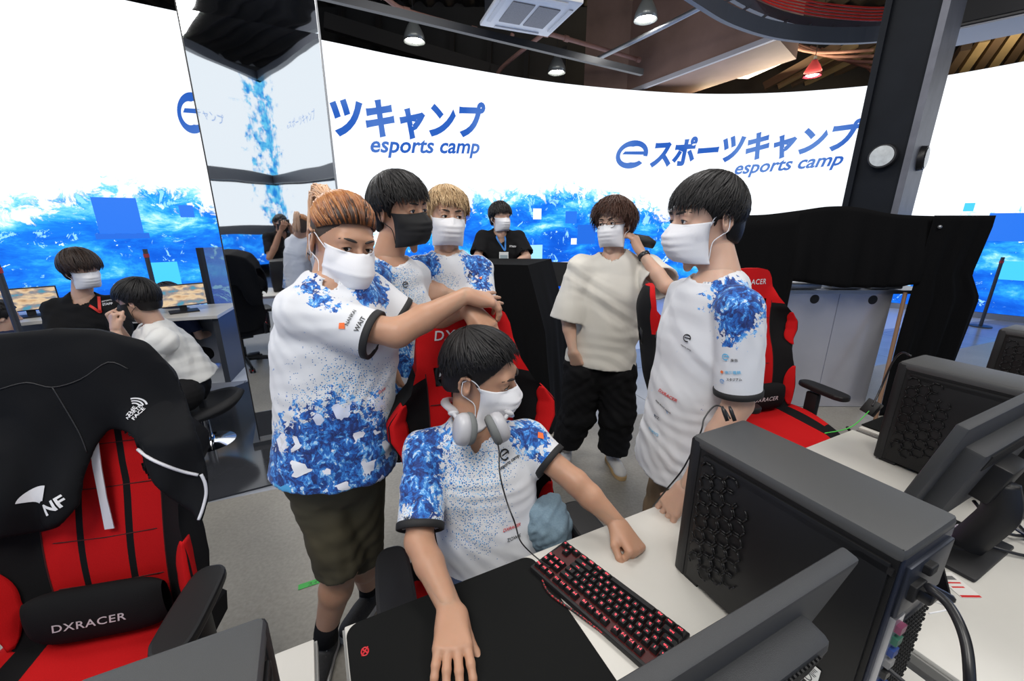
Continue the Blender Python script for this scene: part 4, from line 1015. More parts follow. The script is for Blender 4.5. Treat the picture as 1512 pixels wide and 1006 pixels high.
class Field:
    def __init__(s, lo, hi, h):
        s.lo = V3(lo); s.h = h; s.n = np.maximum(3, np.ceil((V3(hi)-s.lo)/h).astype(int)+1)
        s.F = np.full(tuple(s.n), .5, np.float32); s.ax = [s.lo[i]+h*np.arange(s.n[i], dtype=np.float32) for i in range(3)]
    def sl(s, lo, hi, pad):
        i0 = np.clip(np.floor((lo-pad-s.lo)/s.h).astype(int), 0, s.n); i1 = np.clip(np.ceil((hi+pad-s.lo)/s.h).astype(int)+1, 0, s.n)
        if (i1 <= i0).any(): return None
        S_ = tuple(slice(a,b) for a, b in zip(i0,i1))
        P = np.stack(np.meshgrid(*[s.ax[i][S_[i]] for i in range(3)], indexing='ij'), -1); return S_, P
    def add(s, prim, k=.02):
        f, lo, hi = prim; r = s.sl(lo, hi, k*1.2+s.h*3)
        if r is None: return s
        S_, P = r; d = f(P); F = s.F[S_]
        if k > 0:
            hh = np.maximum(k-np.abs(F-d), 0)/k; s.F[S_] = np.minimum(F,d)-hh*hh*k*.25
        else: s.F[S_] = np.minimum(F,d)
        return s
    def sub(s, prim, k=.008):
        f, lo, hi = prim; r = s.sl(lo, hi, k*1.2+s.h*2)
        if r is None: return s
        S_, P = r; d = -f(P); F = s.F[S_]
        hh = np.maximum(k-np.abs(F-d), 0)/max(k,1e-6); s.F[S_] = np.maximum(F,d)+hh*hh*k*.25
        return s
    def cut(s, p, n, lo=None, hi=None):
        p = V3(p); n = V3(n); n = n/np.linalg.norm(n)
        r = s.sl(s.lo if lo is None else V3(lo), s.ax_hi() if hi is None else V3(hi), 0)
        if r is None: return s
        S_, P = r; s.F[S_] = np.maximum(s.F[S_], (P-p)@n); return s
    def ax_hi(s): return s.lo+s.h*(s.n-1)
    def mesh(s):
        F = s.F; ins = F < 0; nx, ny, nz = F.shape
        c = [ins[i:nx-1+i, j:ny-1+j, k:nz-1+k] for i in (0,1) for j in (0,1) for k in (0,1)]
        cnt = sum(x.astype(np.int8) for x in c); mix = (cnt > 0) & (cnt < 8); I = np.argwhere(mix)
        if len(I) == 0: return np.zeros((0,3)), np.zeros((0,4), int)
        idx = np.full(mix.shape, -1, np.int64); idx[mix] = np.arange(len(I))
        off = np.array([(i,j,k) for i in (0,1) for j in (0,1) for k in (0,1)])
        val = np.stack([F[I[:,0]+o[0], I[:,1]+o[1], I[:,2]+o[2]] for o in off], 1)
        acc = np.zeros((len(I),3)); num = np.zeros(len(I))
        for a in range(8):
            for b in range(a+1,8):
                if np.abs(off[a]-off[b]).sum() != 1: continue
                va, vb = val[:,a], val[:,b]; m = (va < 0) != (vb < 0)
                t = np.where(m, va/(va-vb+1e-12), 0)
                acc += np.where(m[:,None], off[a]+(off[b]-off[a])*t[:,None], 0); num += m
        Vv = (I+acc/num[:,None])*s.h+s.lo
        Q = []
        for ax in range(3):
            sl0 = [slice(1,-1)]*3; sl1 = [slice(1,-1)]*3
            sl0[ax] = slice(0,-1); sl1[ax] = slice(1,None)
            A = ins[tuple(sl0)]; B = ins[tuple(sl1)]; D_ = A != B; E = np.argwhere(D_)
            o = [1,1,1]; o[ax] = 0; E = E+np.array(o)
            u, v = [(1,2),(2,0),(0,1)][ax]
            def at(du, dv):
                e = E.copy(); e[:,u] += du; e[:,v] += dv; return idx[e[:,0],e[:,1],e[:,2]]
            q = np.stack([at(-1,-1),at(0,-1),at(0,0),at(-1,0)], 1)
            fl = A[tuple((E-np.array(o)).T)]
            q[~fl] = q[~fl][:,::-1]; q = q[(q >= 0).all(1)]; Q.append(q)
        return Vv, np.concatenate(Q)
def vnormals(Vv, Q):
    a = Vv[Q[:,2]]-Vv[Q[:,0]]; b = Vv[Q[:,3]]-Vv[Q[:,1]]; n = np.cross(a,b); N = np.zeros_like(Vv)
    for k in range(4): np.add.at(N, Q[:,k], n)
    return N/(np.linalg.norm(N,axis=1)[:,None]+1e-12)
def folds(Vv, N, amp, dirs, scale=26., seed=0):
    scale = scale*2.6
    rs = np.random.RandomState(seed); out = np.zeros(len(Vv))
    for k in range(5):
        d = V3(dirs[k % len(dirs)])+rs.randn(3)*.35; d /= np.linalg.norm(d); e = rs.randn(3); e /= np.linalg.norm(e); g = rs.randn(3); g /= np.linalg.norm(g)
        ph = rs.rand()*6
        w = np.sin((Vv@d)*scale*(.6+.5*k)+2.2*np.sin((Vv@e)*scale*.35+ph)+1.3*np.sin((Vv@g)*scale*.6+ph*2))
        out += np.sign(w)*(np.abs(w)**1.5)*(1/(1+.5*k))*(.5+.5*np.sin((Vv@g)*scale*.25+ph))
    return Vv+N*(out*amp)[:,None]
def np_obj(name, parts, m, parent=None, attrs=None):
    """ONE mesh object from (verts, quads) pieces"""
    vs = []; fs = []; b = 0
    for Vv, Q in parts: vs.append(Vv); fs.append(Q+b); b += len(Vv)
    Vv = np.concatenate(vs); Q = np.concatenate(fs)
    me = bpy.data.meshes.new(name); me.vertices.add(len(Vv)); me.vertices.foreach_set('co', Vv.astype(np.float32).ravel())
    me.loops.add(len(Q)*4); me.loops.foreach_set('vertex_index', Q.astype(np.int32).ravel())
    me.polygons.add(len(Q)); me.polygons.foreach_set('loop_start', np.arange(0,len(Q)*4,4,dtype=np.int32)); me.polygons.foreach_set('loop_total', np.full(len(Q),4,np.int32))
    me.update(calc_edges=True); me.validate(); me.shade_smooth()
    for k, v in (attrs or {}).items():
        a = me.attributes.new(k, 'FLOAT', 'POINT'); a.data.foreach_set('value', v.astype(np.float32))
    return link(name, me, m, parent)
# ================= PEOPLE =================
def skinmat(name, col):
    if name in MATS: return MATS[name]
    t = NT(name); o = t.obj(); n = t.noise(o, 14, 5, .6)
    t.put(t.b.inputs['Base Color'], t.mix(n, tuple(c*.86 for c in col), tuple(min(1,c*1.08) for c in col)))
    t.b.inputs['Roughness'].default_value = .48; t.b.inputs['Subsurface Weight'].default_value = .25; t.b.inputs['Subsurface Radius'].default_value = (.012,.005,.003); t.b.inputs['Subsurface Scale'].default_value = .5
    t.bump(t.noise(o, 900, 2), .08, .001); MATS[name] = t.m; return t.m
def hairmat(name, c0, c1, sc=300):
    if name in MATS: return MATS[name]
    t = NT(name); o = t.obj(); n = t.noise(t.n('ShaderNodeMapping', {'Vector': o, 'Scale': (1,1,.25)}), sc, 3)
    ri_ = t.n('ShaderNodeNewGeometry').outputs['Random Per Island']; t.put(t.b.inputs['Base Color'], t.mix(t.math('ADD', t.math('MULTIPLY', n, .45), t.math('MULTIPLY', ri_, .55)), c0, c1)); t.b.inputs['Roughness'].default_value = .46; t.b.inputs['Specular IOR Level'].default_value = .3; t.bump(n, .5, .002); MATS[name] = t.m; return t.m
eye_w = mat('eye_white', (.75,.72,.70), .2); iris_m = mat('iris_dark', (.012,.008,.006), .12); brow_m = mat('brow_dark', (.02,.014,.012), .6)
mask_w = mat('mask_white', (.80,.80,.83), .75, bump=.1, bs=500); mask_k = mat('mask_black', (.010,.010,.011), .8)
def head_frame(c, yaw, pitch=0, roll=0):
    a = math.radians(yaw); f = Vector((math.sin(a), -math.cos(a), 0)); up = Vector((0,0,1)); r = f.cross(up)
    Rp = Matrix.Rotation(-math.radians(pitch), 3, r); f = Rp @ f; up = Rp @ up
    Rr = Matrix.Rotation(math.radians(roll), 3, f); up = Rr @ up; r = f.cross(up)
    return Vector(c), frame(r, f, up)
def to_w(Vv, c, M): return Vv@np.array(M).T.astype(np.float64)+np.array(c)
HS = 1.0
def head_mesh(c, M, nb, neck_r=.057, h=.0028, eyes=True):
    """skull, face, ears and neck; nb = neck base in the world"""
    loc = M.transposed() @ (Vector(nb)-c)
    F = Field((-.10,-.15,-.24), (.10,.145,.14), h)
    F.add(ell((0,-.014,.032), (.077,.097,.086)), 0)
    F.add(ell((0,.030,-.030), (.063,.062,.083)), .03)
    F.add(ell((0,.030,-.072), (.052,.052,.042)), .03)
    F.add(ell((0,.074,-.098), (.020,.017,.015)), .025)
    F.add(cone((-.036,.078,.026), (.036,.078,.026), .012, .012), .02)
    for s in (-1,1):
        F.add(ell((s*.040,.054,-.032), (.021,.021,.021)), .025)
    F.sub(ell((-.031,.101,.006), (.017,.012,.012)), .014); F.sub(ell((.031,.101,.006), (.017,.012,.012)), .014)
    F.add(cone((0,.088,.012), (0,.110,-.024), .007, .0105), .012)
    for s in (-1,1): F.add(ell((s*.0115,.100,-.028), (.008,.010,.007)), .006)
    F.add(ell((0,.090,-.058), (.022,.010,.0075)), .006)
    if eyes:
        for s in (-1,1):
            F.add(ell((s*.031,.0785,.006), (.0155,.0135,.0135)), .006)
            F.sub(ell((s*.0315,.094,.005), (.0145,.010,.0046), Matrix.Rotation(s*.10,3,'Y')), .0015)
    for s in (-1,1):          # ears
        R = Matrix.Rotation(-s*.5,3,'Z')
        F.add(ell((s*.081,-.012,-.006), (.006,.017,.030), R), .006)
        pts = [Vector((s*(.083+.006*math.cos(q*.9)), -.012-.019*math.sin(q)*1.0, -.004+.031*math.cos(q))) for q in [(-.5+i*.62) for i in range(6)]]
        for p, q in zip(pts, pts[1:]): F.add(cone(p, q, .0042, .0042), .003)
        F.sub(ell((s*.088,-.008,-.002), (.0045,.009,.014), R), .003)
    F.add(cone((0,-.025,-.045), loc, neck_r*.95, neck_r*1.08), .035)
    F.add(ell((0,.052,-.135), (.012,.012,.014)), .02)
    Vv, Q = F.mesh(); return to_w(Vv, c, M), Q
def hand_mesh(wr, fdir, dorsal, side, elbow, curl=(.35,.5,.4), spread=.10, thumb=(.5,.4), h=.0026, sc=1.0, tdir=None, rw=.026):
    """side: +1 thumb on local +x. fdir fingers' direction, dorsal the back of the hand"""
    y = Vector(fdir).normalized(); z = Vector(dorsal); z = (z-y*z.dot(y)).normalized(); x = y.cross(z); M = frame(x, y, z); wr = Vector(wr)
    el = (M.transposed() @ (Vector(elbow)-wr))/sc
    F = Field((-.085,-.07,-.11), (.085,.205,.06), h/sc)
    s = side
    F.add(cone((0,0,0), el, rw, .040, (0,0,1), .85), 0)
    F.add(ell((0,.030,0), (.030,.040,.016)), .02)
    for i, (bx, L) in enumerate(((.031,.078),(.0105,.086),(-.010,.080),(-.029,.064))):
        bx *= s
        F.add(cone((bx*.55,.012,0), (bx,.086-abs(i-1.2)*.004,.001), .0135, .0125), .014)
        a = spread*(1.3-i)*.8*s; d0 = Vector((math.sin(a), math.cos(a), 0)); p = Vector((bx,.086-abs(i-1.2)*.004,.001)); ang = 0
        cm = curl if not isinstance(curl[0], (tuple, list)) else curl[i]
        for j, (fl, r0, r1) in enumerate(((.45,.0098,.0090),(.30,.0090,.0080),(.25,.0080,.0066))):
            ang += cm[j]; d = d0*math.cos(ang)+Vector((0,0,-1))*math.sin(ang); q = p+d*L*fl
            F.add(cone(p, q, r0, r1), .004); p = q
    p = Vector((s*.020,.012,-.006)); td = Vector(tdir).normalized() if tdir else Vector((s*math.sin(thumb[0]), math.cos(thumb[0]), -.35)).normalized()
    q = p+td*.044; F.add(cone(p, q, .0155, .0118), .014)
    td2 = (Matrix.Rotation(s*thumb[1], 3, 'Z') @ td); q2 = q+td2*.032; F.add(cone(q, q2, .0112, .0098), .004)
    td3 = (Matrix.Rotation(s*thumb[1]*.6, 3, 'Z') @ td2); F.add(cone(q2, q2+td3*.024, .0098, .0078), .004)
    F.add(ell((-s*.022,.040,-.010), (.012,.030,.010)), .014)
    Vv, Q = F.mesh(); return to_w(Vv*sc, wr, M), Q
def bbox(pts, pad):
    a = np.array([[p[0],p[1],p[2]] for p in pts]); return a.min(0)-pad, a.max(0)+pad
def torso_axes(J):
    f = math.radians(J['yaw']); fw = Vector((math.sin(f), -math.cos(f), 0)); return fw
def hairline(F, front=.068, sidez=-.012, nape=-.075):
    Y = F.ax[1][None,:,None]; Z = F.ax[2][None,None,:]; X = F.ax[0][:,None,None]
    zh = np.interp(Y, [-.13,-.07,-.045,-.030,-.020,.006,.014,.026,.045,.070,.13], [nape-.01,nape,nape+.01,-.045+sidez,.012+sidez,.014+sidez,-.012+sidez,.012,.038,front,front+.014])
    zh = zh-.10*np.clip(np.abs(X)-.03,0,1)*(Y > .05)
    F.F = np.maximum(F.F, ((zh-Z)*.75).astype(np.float32))
def hair_cap(c, M, thick=.014, sides=.0, front=.068, nape=-.075, h=.0045, vol=(1,1,1), sidez=-.012):
    F = Field((-.13,-.16,-.14), (.13,.15,.17), h)
    F.add(ell((0,-.014,.034), ((.077+thick)*vol[0], (.097+thick)*vol[1], (.086+thick)*vol[2])), 0)
    F.add(ell((0,-.050,-.030), ((.068+thick*.6), (.060+thick*.5), .075)), .03)
    hairline(F, front, sidez, nape)
    Vv, Q = F.mesh(); N = vnormals(Vv, Q)
    return to_w(Vv, c, M), Q
def hair_locks(name, c, M, m, n=420, thick=.016, vol=(1,1,1), crown=(0,-.055), ends=(.95,1.35,1.75), L=None, wid=.0075, lift=.006, jit=.10, sweep=0.0, seed=1, front_gap=None, parent=None, tip=.2, cap=None):
    """locks run over the skull from the crown; ends = where they stop (angle from the crown) at front, side, back"""
    rs = random.Random(seed); vs = []; fs = []
    C0 = Vector((0,-.014,.034)); R = Vector(((.077+thick)*vol[0], (.097+thick)*vol[1], (.086+thick)*vol[2]))
    cr = Vector((crown[0]/R.x, crown[1]/R.y, 0)); cr.z = math.sqrt(max(.05, 1-cr.x**2-cr.y**2)); cr.normalize()
    e1 = Vector((1,0,0)); e1 = (e1-cr*e1.dot(cr)).normalized(); e2 = cr.cross(e1)    # e2 ~ forward
    if e2.y < 0: e2 = -e2
    for i in range(n):
        ph = rs.uniform(-PI, PI)                            # 0 = forward
        fr = .5+.5*math.cos(ph); bk = .5-.5*math.cos(ph); sd = abs(math.sin(ph))
        w = (fr**2, sd**2*.9, bk**2); te = (ends[0]*w[0]+ends[1]*w[1]+ends[2]*w[2])/sum(w)
        te *= 1+rs.uniform(-jit, jit*.35); t0 = te*rs.uniform(.0,.66)**.8
        base_r = rs.uniform(.985,1.03); K = 8; prev = None; ww = wid*rs.uniform(.6,1.3); ring = []
        cu = rs.uniform(-.25,.25)+sweep
        for k in range(K+1):
            u = k/K; th = t0+(te-t0)*u; p_ = ph+cu*u*u
            d = cr*math.cos(th)+(e1*math.sin(p_)+e2*math.cos(p_))*math.sin(th)
            rr = base_r+lift/.09*(u**2.2)*rs.uniform(.7,1.2)+ (-.05*(1-u)*0)
            q = C0+Vector((d.x*R.x, d.y*R.y, d.z*R.z))*rr
            if d.z < -.2: q.x *= 1-.25*(-.2-d.z); q.y = q.y
            nrm = Vector((d.x/R.x, d.y/R.y, d.z/R.z)).normalized(); ring.append((q, nrm, ww*(math.sin(PI*min(1,(u*.9+.12)))**.6 if u < 1 else .05)*(1 if u < .7 else 1-(u-.7)/.3*(1-tip))))
        for k, (q, nrm, wv) in enumerate(ring):
            a_ = ring[min(k+1,K)][0]-ring[max(k-1,0)][0]; a_.normalize(); sd_ = a_.cross(nrm).normalized()
            for cx, cy in ((-1,0),(-.4,.55),(.4,.55),(1,0),(0,-.5)):
                vs.append(q+sd_*(cx*wv)+nrm*(cy*wv*.55))
        b = len(vs)-(K+1)*5
        for k in range(K):
            for j in range(5):
                fs.append((b+k*5+j, b+k*5+(j+1) % 5, b+(k+1)*5+(j+1) % 5, b+(k+1)*5+j))
    vv = [c+M @ v for v in vs]
    if cap is not None:
        b = len(vv); vv += [Vector(v) for v in cap[0]]; fs += [tuple(int(i)+b for i in q) for q in cap[1]]
    mb = MB(); mb.add(vv, fs); me = bpy.data.meshes.new(name); me.from_pydata([tuple(v) for v in mb.v], [], mb.f); me.update()
    return link(name, me, m, parent, True)
def mask_obj(c, M, m, name='face_mask', kf=False, parent=None, earz=0.0, drop=0.0, strap=None, head=None):
    nu, nv = 34, 26
    bv = BVHTree.FromPolygons([Vector(v) for v in head[0]], [tuple(int(i) for i in q) for q in head[1]]) if head else None
    def fn(u, v):
        p = fn0(u, v)
        if bv is None: return p
        l = M.transposed() @ (p-c); O = c+M @ Vector((0,.0,max(-.085,l.z))); d = (p-O); r = d.length; d.normalize()
        h = bv.ray_cast(O+d*.30, -d, .30)
        if h[0] is not None and (h[0]-O).length+.0035 > r: p = O+d*((h[0]-O).length+.0035)
        return p
    def fn0(u, v):
        a = u*2-1; b = v                       # b: 0 top (nose) .. 1 under the chin
        z = -.008-.106*b-drop; 
        yc = .1185+.010*math.sin(PI*min(1,b*1.5))-.012*max(0,1-b/.22)-.034*max(0,b-.62)/.38*max(0,b-.62)/.38
        if kf: yc = .116+.030*math.sin(PI*min(1,max(0,b*1.08)))**.8-.03*max(0,b-.8)/.2
        wd = .0685+.0015*math.sin(PI*b) if not kf else .074-.022*abs(b-.45)/.5
        ys = .024+.008*math.sin(PI*b)+(.012 if kf else 0)
        e = abs(a)**((2.2+.9*min(1,b/.3)) if not kf else 2.2)
        y = yc+(ys-yc)*e
        if b < .12: y -= .010*(1-b/.12)*(abs(a)**.7)*.8
        z += (.012 if kf else .006)*abs(a)**2*(1 if b < .35 else (-1.6 if b > .7 else 0))*(1)
        if not kf and .2 < b < .8: y += .0016*math.sin((b-.2)*2*PI*5)*(1-e)
        if kf: y += .003*math.exp(-((b-.42)/.04)**2)*(1-e)
        z -= -.010*(1-abs(a))**2*max(0,1-b/.15)
        return c+M @ Vector((a*wd, y, z))
    mb = MB(); mb.grid(fn, nu, nv); o = mb.build(name, m, parent, smooth=True, solid=.0022)
    for s in (0,1):
        st = MB()
        p0 = fn(s,.12); p1 = fn(s,.86 if not kf else .80); sg = 1 if s else -1
        e0 = c+M @ Vector((sg*.082,-.002,.020+earz)); e1 = c+M @ Vector((sg*.086,-.022,.008+earz)); e2 = c+M @ Vector((sg*.083,-.020,-.030)); e3 = c+M @ Vector((sg*.078,-.004,-.042))
        mid = c+M @ Vector((sg*.076,.020,.006)); mid2 = c+M @ Vector((sg*.071,.020,-.062))
        st.tube(catmull([p0, mid, e0, e1], 4), .0016, 5); st.tube(catmull([e1, e2, e3, mid2, p1], 4), .0016, 5)
        st.build('ear_loop', strap or m, o, smooth=True)
    return o
def eye_parts(c, M, root, gaze=(0,0), brows=True, browm=None):
    for s in (-1,1):
        p = c+M @ Vector((s*.031,.0785,.005)); mb = MB()
        R = M @ Matrix.Rotation(gaze[0],3,'Z') @ Matrix.Rotation(-gaze[1],3,'X')
        mb.sph(p, .0128, 16, 10, M)
        mb.m = 1; q = [(.0064*math.cos(k*PI/8), .0064*math.sin(k*PI/8)) for k in range(16)]
        vs = [p+R @ Vector((0,.0134,0))]+[p+R @ Vector((x,.0116,y)) for x, y in q]; mb.add(vs, [(0,1+k,1+(k+1) % 16) for k in range(16)])
        mb.build('eye', [eye_w, iris_m], root, smooth=True)
        lash = MB(); lash.tube([c+M @ Vector((s*(.031+x), .0925-abs(x)*.28-(.004 if abs(x) > .012 else 0), .0098-((x)**2)*22+s*x*0)) for x in (-.015,-.009,-.003,.003,.009,.015)], [.0005,.0011,.0012,.0012,.0011,.0006], 5)
        lash.build('eyelashes', iris_m, root)
        if brows:
            b = MB(); b.tube([c+M @ Vector((s*(.012+.040*u), .0985-.020*u*u-.004*u, .026+.006*math.sin(PI*u*.8)-.002*u)) for u in [i/7 for i in range(8)]], [.0018,.0032,.0036,.0036,.0034,.003,.002,.0008], 6, flat=1.3)
            b.build('eyebrow', browm or brow_m, root, smooth=True)
def limb(F, a, b, ra, rb, k=.02, bulge=None):
    F.add(cone(a, b, ra, rb), k)
def shoe(root, ankle, toe, m_up, m_sole, name='shoe', L=.27, sock=None, high=.06):
    d = Vector((toe[0],toe[1],0)).normalized(); x = Vector((d.y,-d.x,0)); M = frame(x, d, Vector((0,0,1))); c = Vector((ankle[0],ankle[1],0))
    F = Field((-.07,-.10,0), (.07,.22,.16), .005)
    F.add(ell((0,-.02,.055), (.036,.055,.045)), 0); F.add(ell((0,.06,.045), (.040,.10,.036)), .02); F.add(ell((0,.135,.035), (.040,.05,.026)), .02)
    F.add(cone((0,-.01,.06), (0,-.012,.10), .040, .040, flat=True), .02); F.cut((0,0,.024), (0,0,-1)); F.sub(cone((0,-.01,.09), (0,-.012,.13), .034, .034), .004)
    Vv, Q = F.mesh(); up = np_obj(name, [(to_w(Vv, c, M), Q)], m_up); 
    pr = [(-.036,-.05),(-.025,-.075),(0,-.082),(.025,-.075),(.036,-.05),(.037,.03),(.043,.10),(.038,.15),(.02,.182),(0,.188),(-.022,.182),(-.040,.15),(-.044,.10),(-.037,.03)]
    pr = [(p.x,p.y) for p in catmull([(a,b,0) for a, b in pr+[pr[0]]], 3)[:-1]]
    s_ = MB().prism(pr, .001, .030); s_.v = [tuple(c+M @ Vector(v)) for v in s_.v]; s_.build('sole', m_sole, up, bevel=.004)
    lc = MB()
    for k in range(5):
        y = .03+k*.018; z = .083-k*.007
        lc.tube([c+M @ Vector((sx*.022, y, z-.006*abs(sx)+.002)) for sx in (-1,-.3,.3,1)], .0028, 5)
    lc.build('lace', mat('lace_white', (.6,.6,.58), .7), up, smooth=True)
    up.parent = root; return up
CLOTH = {}
def person(J):
    """J: joints in the world. Returns dict of meshes. Arms: (shoulder, elbow, wrist)."""
    fw = torso_axes(J); up = Vector((0,0,1)); right = fw.cross(up)
    hc, hM = head_frame(J['head'], *J['hrot']); nb = Vector(J['neck']); pv = Vector(J['pelvis'])
    SR_, ER, WR = [Vector(p) for p in J['armR']]; SL_, EL, WL = [Vector(p) for p in J['armL']]
    g = J.get('girth', 1.0); sc = J.get('scale', 1.0)
    sm = (SR_+SL_)/2; waist = pv.lerp(sm, .42); chest = pv.lerp(sm, .74)
    ax = fw
    parts = []
    # ---- body
    pts = [nb,pv,SR_,ER,WR,SL_,EL,WL]+[Vector(p) for leg in J.get('legs',[]) for p in leg]
    lo, hi = bbox(pts, .17); F = Field(lo, hi, J.get('bh', .009))
    F.add(cone(pv, waist, .135*g, .125*g, ax, .7), 0); F.add(cone(waist, chest, .125*g, .14*g, ax, .68), .04); F.add(cone(chest, sm-Vector((0,0,.02)), .13*g, .11*g, ax, .66), .04)
    F.add(cone(sm.lerp(nb,.3), nb.lerp(hc,.12), .058*sc, .052*sc), .05)
    for S_, E_, Wp in ((SR_,ER,WR),(SL_,EL,WL)):
        F.add(cone(sm.lerp(S_,.3)-up*.02, S_-up*.008, .046*g, .040*g), .03)
        F.add(cone(S_-up*.006, E_, .043*g*sc, .039*sc*g), .03); F.add(cone(E_, E_.lerp(Wp,.35), .040*sc*g, .039*sc*g), .012); F.add(cone(E_.lerp(Wp,.35), Wp, .0385*sc*g, .0240*sc), .012)
    for leg in J.get('legs', []):
        H_, Kn, An = [Vector(p) for p in leg]
        F.add(cone(H_, Kn, .080*g, .055), .03); F.add(cone(Kn, Kn.lerp(An,.3), .052, .054), .02); F.add(cone(Kn.lerp(An,.3), An, .054, .036), .02)
    Vv, Q = F.mesh(); parts.append((Vv, Q))
    parts.append(head_mesh(hc, hM, nb, neck_r=.054*sc, h=J.get('hh', .003), eyes=J.get('eyes', True)) if J.get('head_scale',1) == 1 else head_mesh(hc, hM, nb, h=.003))
    for key, (Wp, E_) in (('handR',(WR,ER)),('handL',(WL,EL))):
        if key in J:
            kw = dict(J[key]); fd = kw.pop('f'); dz = kw.pop('d'); sd = kw.pop('s')
            parts.append(hand_mesh(Wp, fd, dz, sd, E_, sc=kw.pop('sc', 1.0), **kw))
    body = np_obj('person', parts, skinmat(*J['skin']))
    tag(body, J['label'], 'person', J.get('group'))
    res = {'body': body, 'hc': hc, 'hM': hM, 'fw': fw}
    if J.get('eyes', True): eye_parts(hc, hM, body, J.get('gaze', (0,0)), browm=J.get('browm'))
    # ---- top
    T = J['top']; cl = T.get('loose', .018); h = T.get('h', .0065)
    lo, hi = bbox([nb+up*.05,pv-up*T.get('below',.08),SR_,SL_,SR_.lerp(ER,1.0),SL_.lerp(EL,1.0)]+([WR,WL] if T.get('long') else []), .24)
    F = Field(lo, hi, h)
    hem = pv-(sm-pv).normalized()*T.get('below', .08); wg = T.get('hemr', .165)*g
    F.add(cone(hem-(sm-pv).normalized()*.05, waist, wg, (.135*g+cl), ax, T.get('flatf', .74)), 0); F.add(cone(waist, chest, .135*g+cl, .142*g+cl, ax, .72), .05); F.add(cone(chest, sm-up*.015, .14*g+cl, .112*g+cl*.6, ax, .70), .05)
    for b_ in T.get('blobs', []): F.add(*b_)
    F.cut(hem, -(sm-pv).normalized()+Vector(T.get('hemtilt',(0,0,0))))
    F.sub(cone(hem+(sm-pv).normalized()*.012, hem-(sm-pv).normalized()*.03, wg-.030, wg-.022, ax, T.get('flatf',.74), flat=True, flata=True), .003)
    F.add(cone(sm.lerp(nb,.1), nb-up*.005, .085*g, .066, ax, .9), .05)
    for S_ in (SR_,SL_): F.add(cone(nb-up*.03, S_+up*.004, .045, .050*g+cl*.5), .035)
    cuffs = []
    slv = T.get('sleeve', (.62,.62)); sr = T.get('sr', .064)
    for i, (S_, E_, Wp) in enumerate(((SR_,ER,WR),(SL_,EL,WL))):
        if T.get('long'):
            F.add(cone(S_, E_, .058*g+cl*.5, .050+cl*.4), .04); w2 = E_.lerp(Wp, slv[i]); F.add(cone(E_, w2, .050+cl*.4, .038+cl*.3, flat=True), .02)
            cuffs.append((w2, (Wp-E_).normalized(), .038+cl*.3))
        else:
            e = S_.lerp(E_, slv[i]); sx = sr if not isinstance(sr, tuple) else sr[i]
            mid = S_.lerp(e, .5); dr_ = Vector(T.get('droop', (0,0,-.012)))
            r0_ = .060*g+cl*.4; F.add(cone(S_, e+dr_, r0_, sx, flat=True), T.get('sk', .028))
            Ls = (e+dr_-S_).length; dd_ = (e+dr_-S_).normalized(); ri = sx-(sx-r0_)*min(1,.035/Ls)-.016; F.sub(cone(e+dr_-dd_*.035, e+dr_+dd_*.012, ri, sx-.009), .003)
            cuffs.append((e+dr_, dd_, sx))
    nk = T.get('neckr', .064); F.sub(cone(nb-up*.055+fw*.012, nb.lerp(hc,.6)+up*.03, nk*.92, nk*1.12), .006)
    if T.get('vneck'): F.sub(cone(nb-up*.040+fw*.080, nb+up*.02+fw*.050, .003, .030), .006)
    Vv, Q = F.mesh(); N = vnormals(Vv, Q); dc_ = np.min([np.linalg.norm(Vv-V3(p_),axis=1) for p_, _, _ in cuffs], axis=0); Vv = folds(Vv, N, T.get('fold', .0035)*.9*np.clip((dc_-.07)/.06, 0, 1) if T.get('band') else T.get('fold', .0035)*.9, T.get('fdir', [(0,.3,1),(1,0,.6),(.6,.4,-.5)]), T.get('fscale', 24), J.get('seed', 1))
    at = {}
    if 'splash' in T or 'dots' in T:
        for nm in ('splash','dots','solid'):
            r_ = np.zeros(len(Vv))
            for p, rad, s_ in T.get(nm, []): r_ = np.maximum(r_, s_*np.clip(1.35-np.linalg.norm(Vv-V3(p),axis=1)/rad, 0, 1))
            at[nm] = r_
    top = np_obj(T.get('name','jersey'), [(Vv, Q)], T['mat'], body, at)
    res['top'] = top; res['cuffs'] = cuffs
    if T.get('band'):
        for (p, d, r) in cuffs:
            a = d.orthogonal().normalized(); b_ = d.cross(a); mb = MB(); n_ = 40
            prof = [(r-.010,-.010),(r-.009,.002),(r-.001,.004),(r+.0028,.002),(r+.0035,-.013),(r-.002,-.018)]
            vs = []; 
            for rr, zz in prof:
                for k in range(n_): an = 2*PI*k/n_; vs.append(p+d*zz+a*(math.cos(an)*rr)+b_*(math.sin(an)*rr))
            fs = [(i*n_+k,i*n_+(k+1) % n_,(i+1)*n_+(k+1) % n_,(i+1)*n_+k) for i in range(len(prof)-1) for k in range(n_)]
            mb.add(vs, fs); mb.build('cuff', T['band'], top, smooth=True)
    # ---- trousers
    Bt = J.get('bottom')
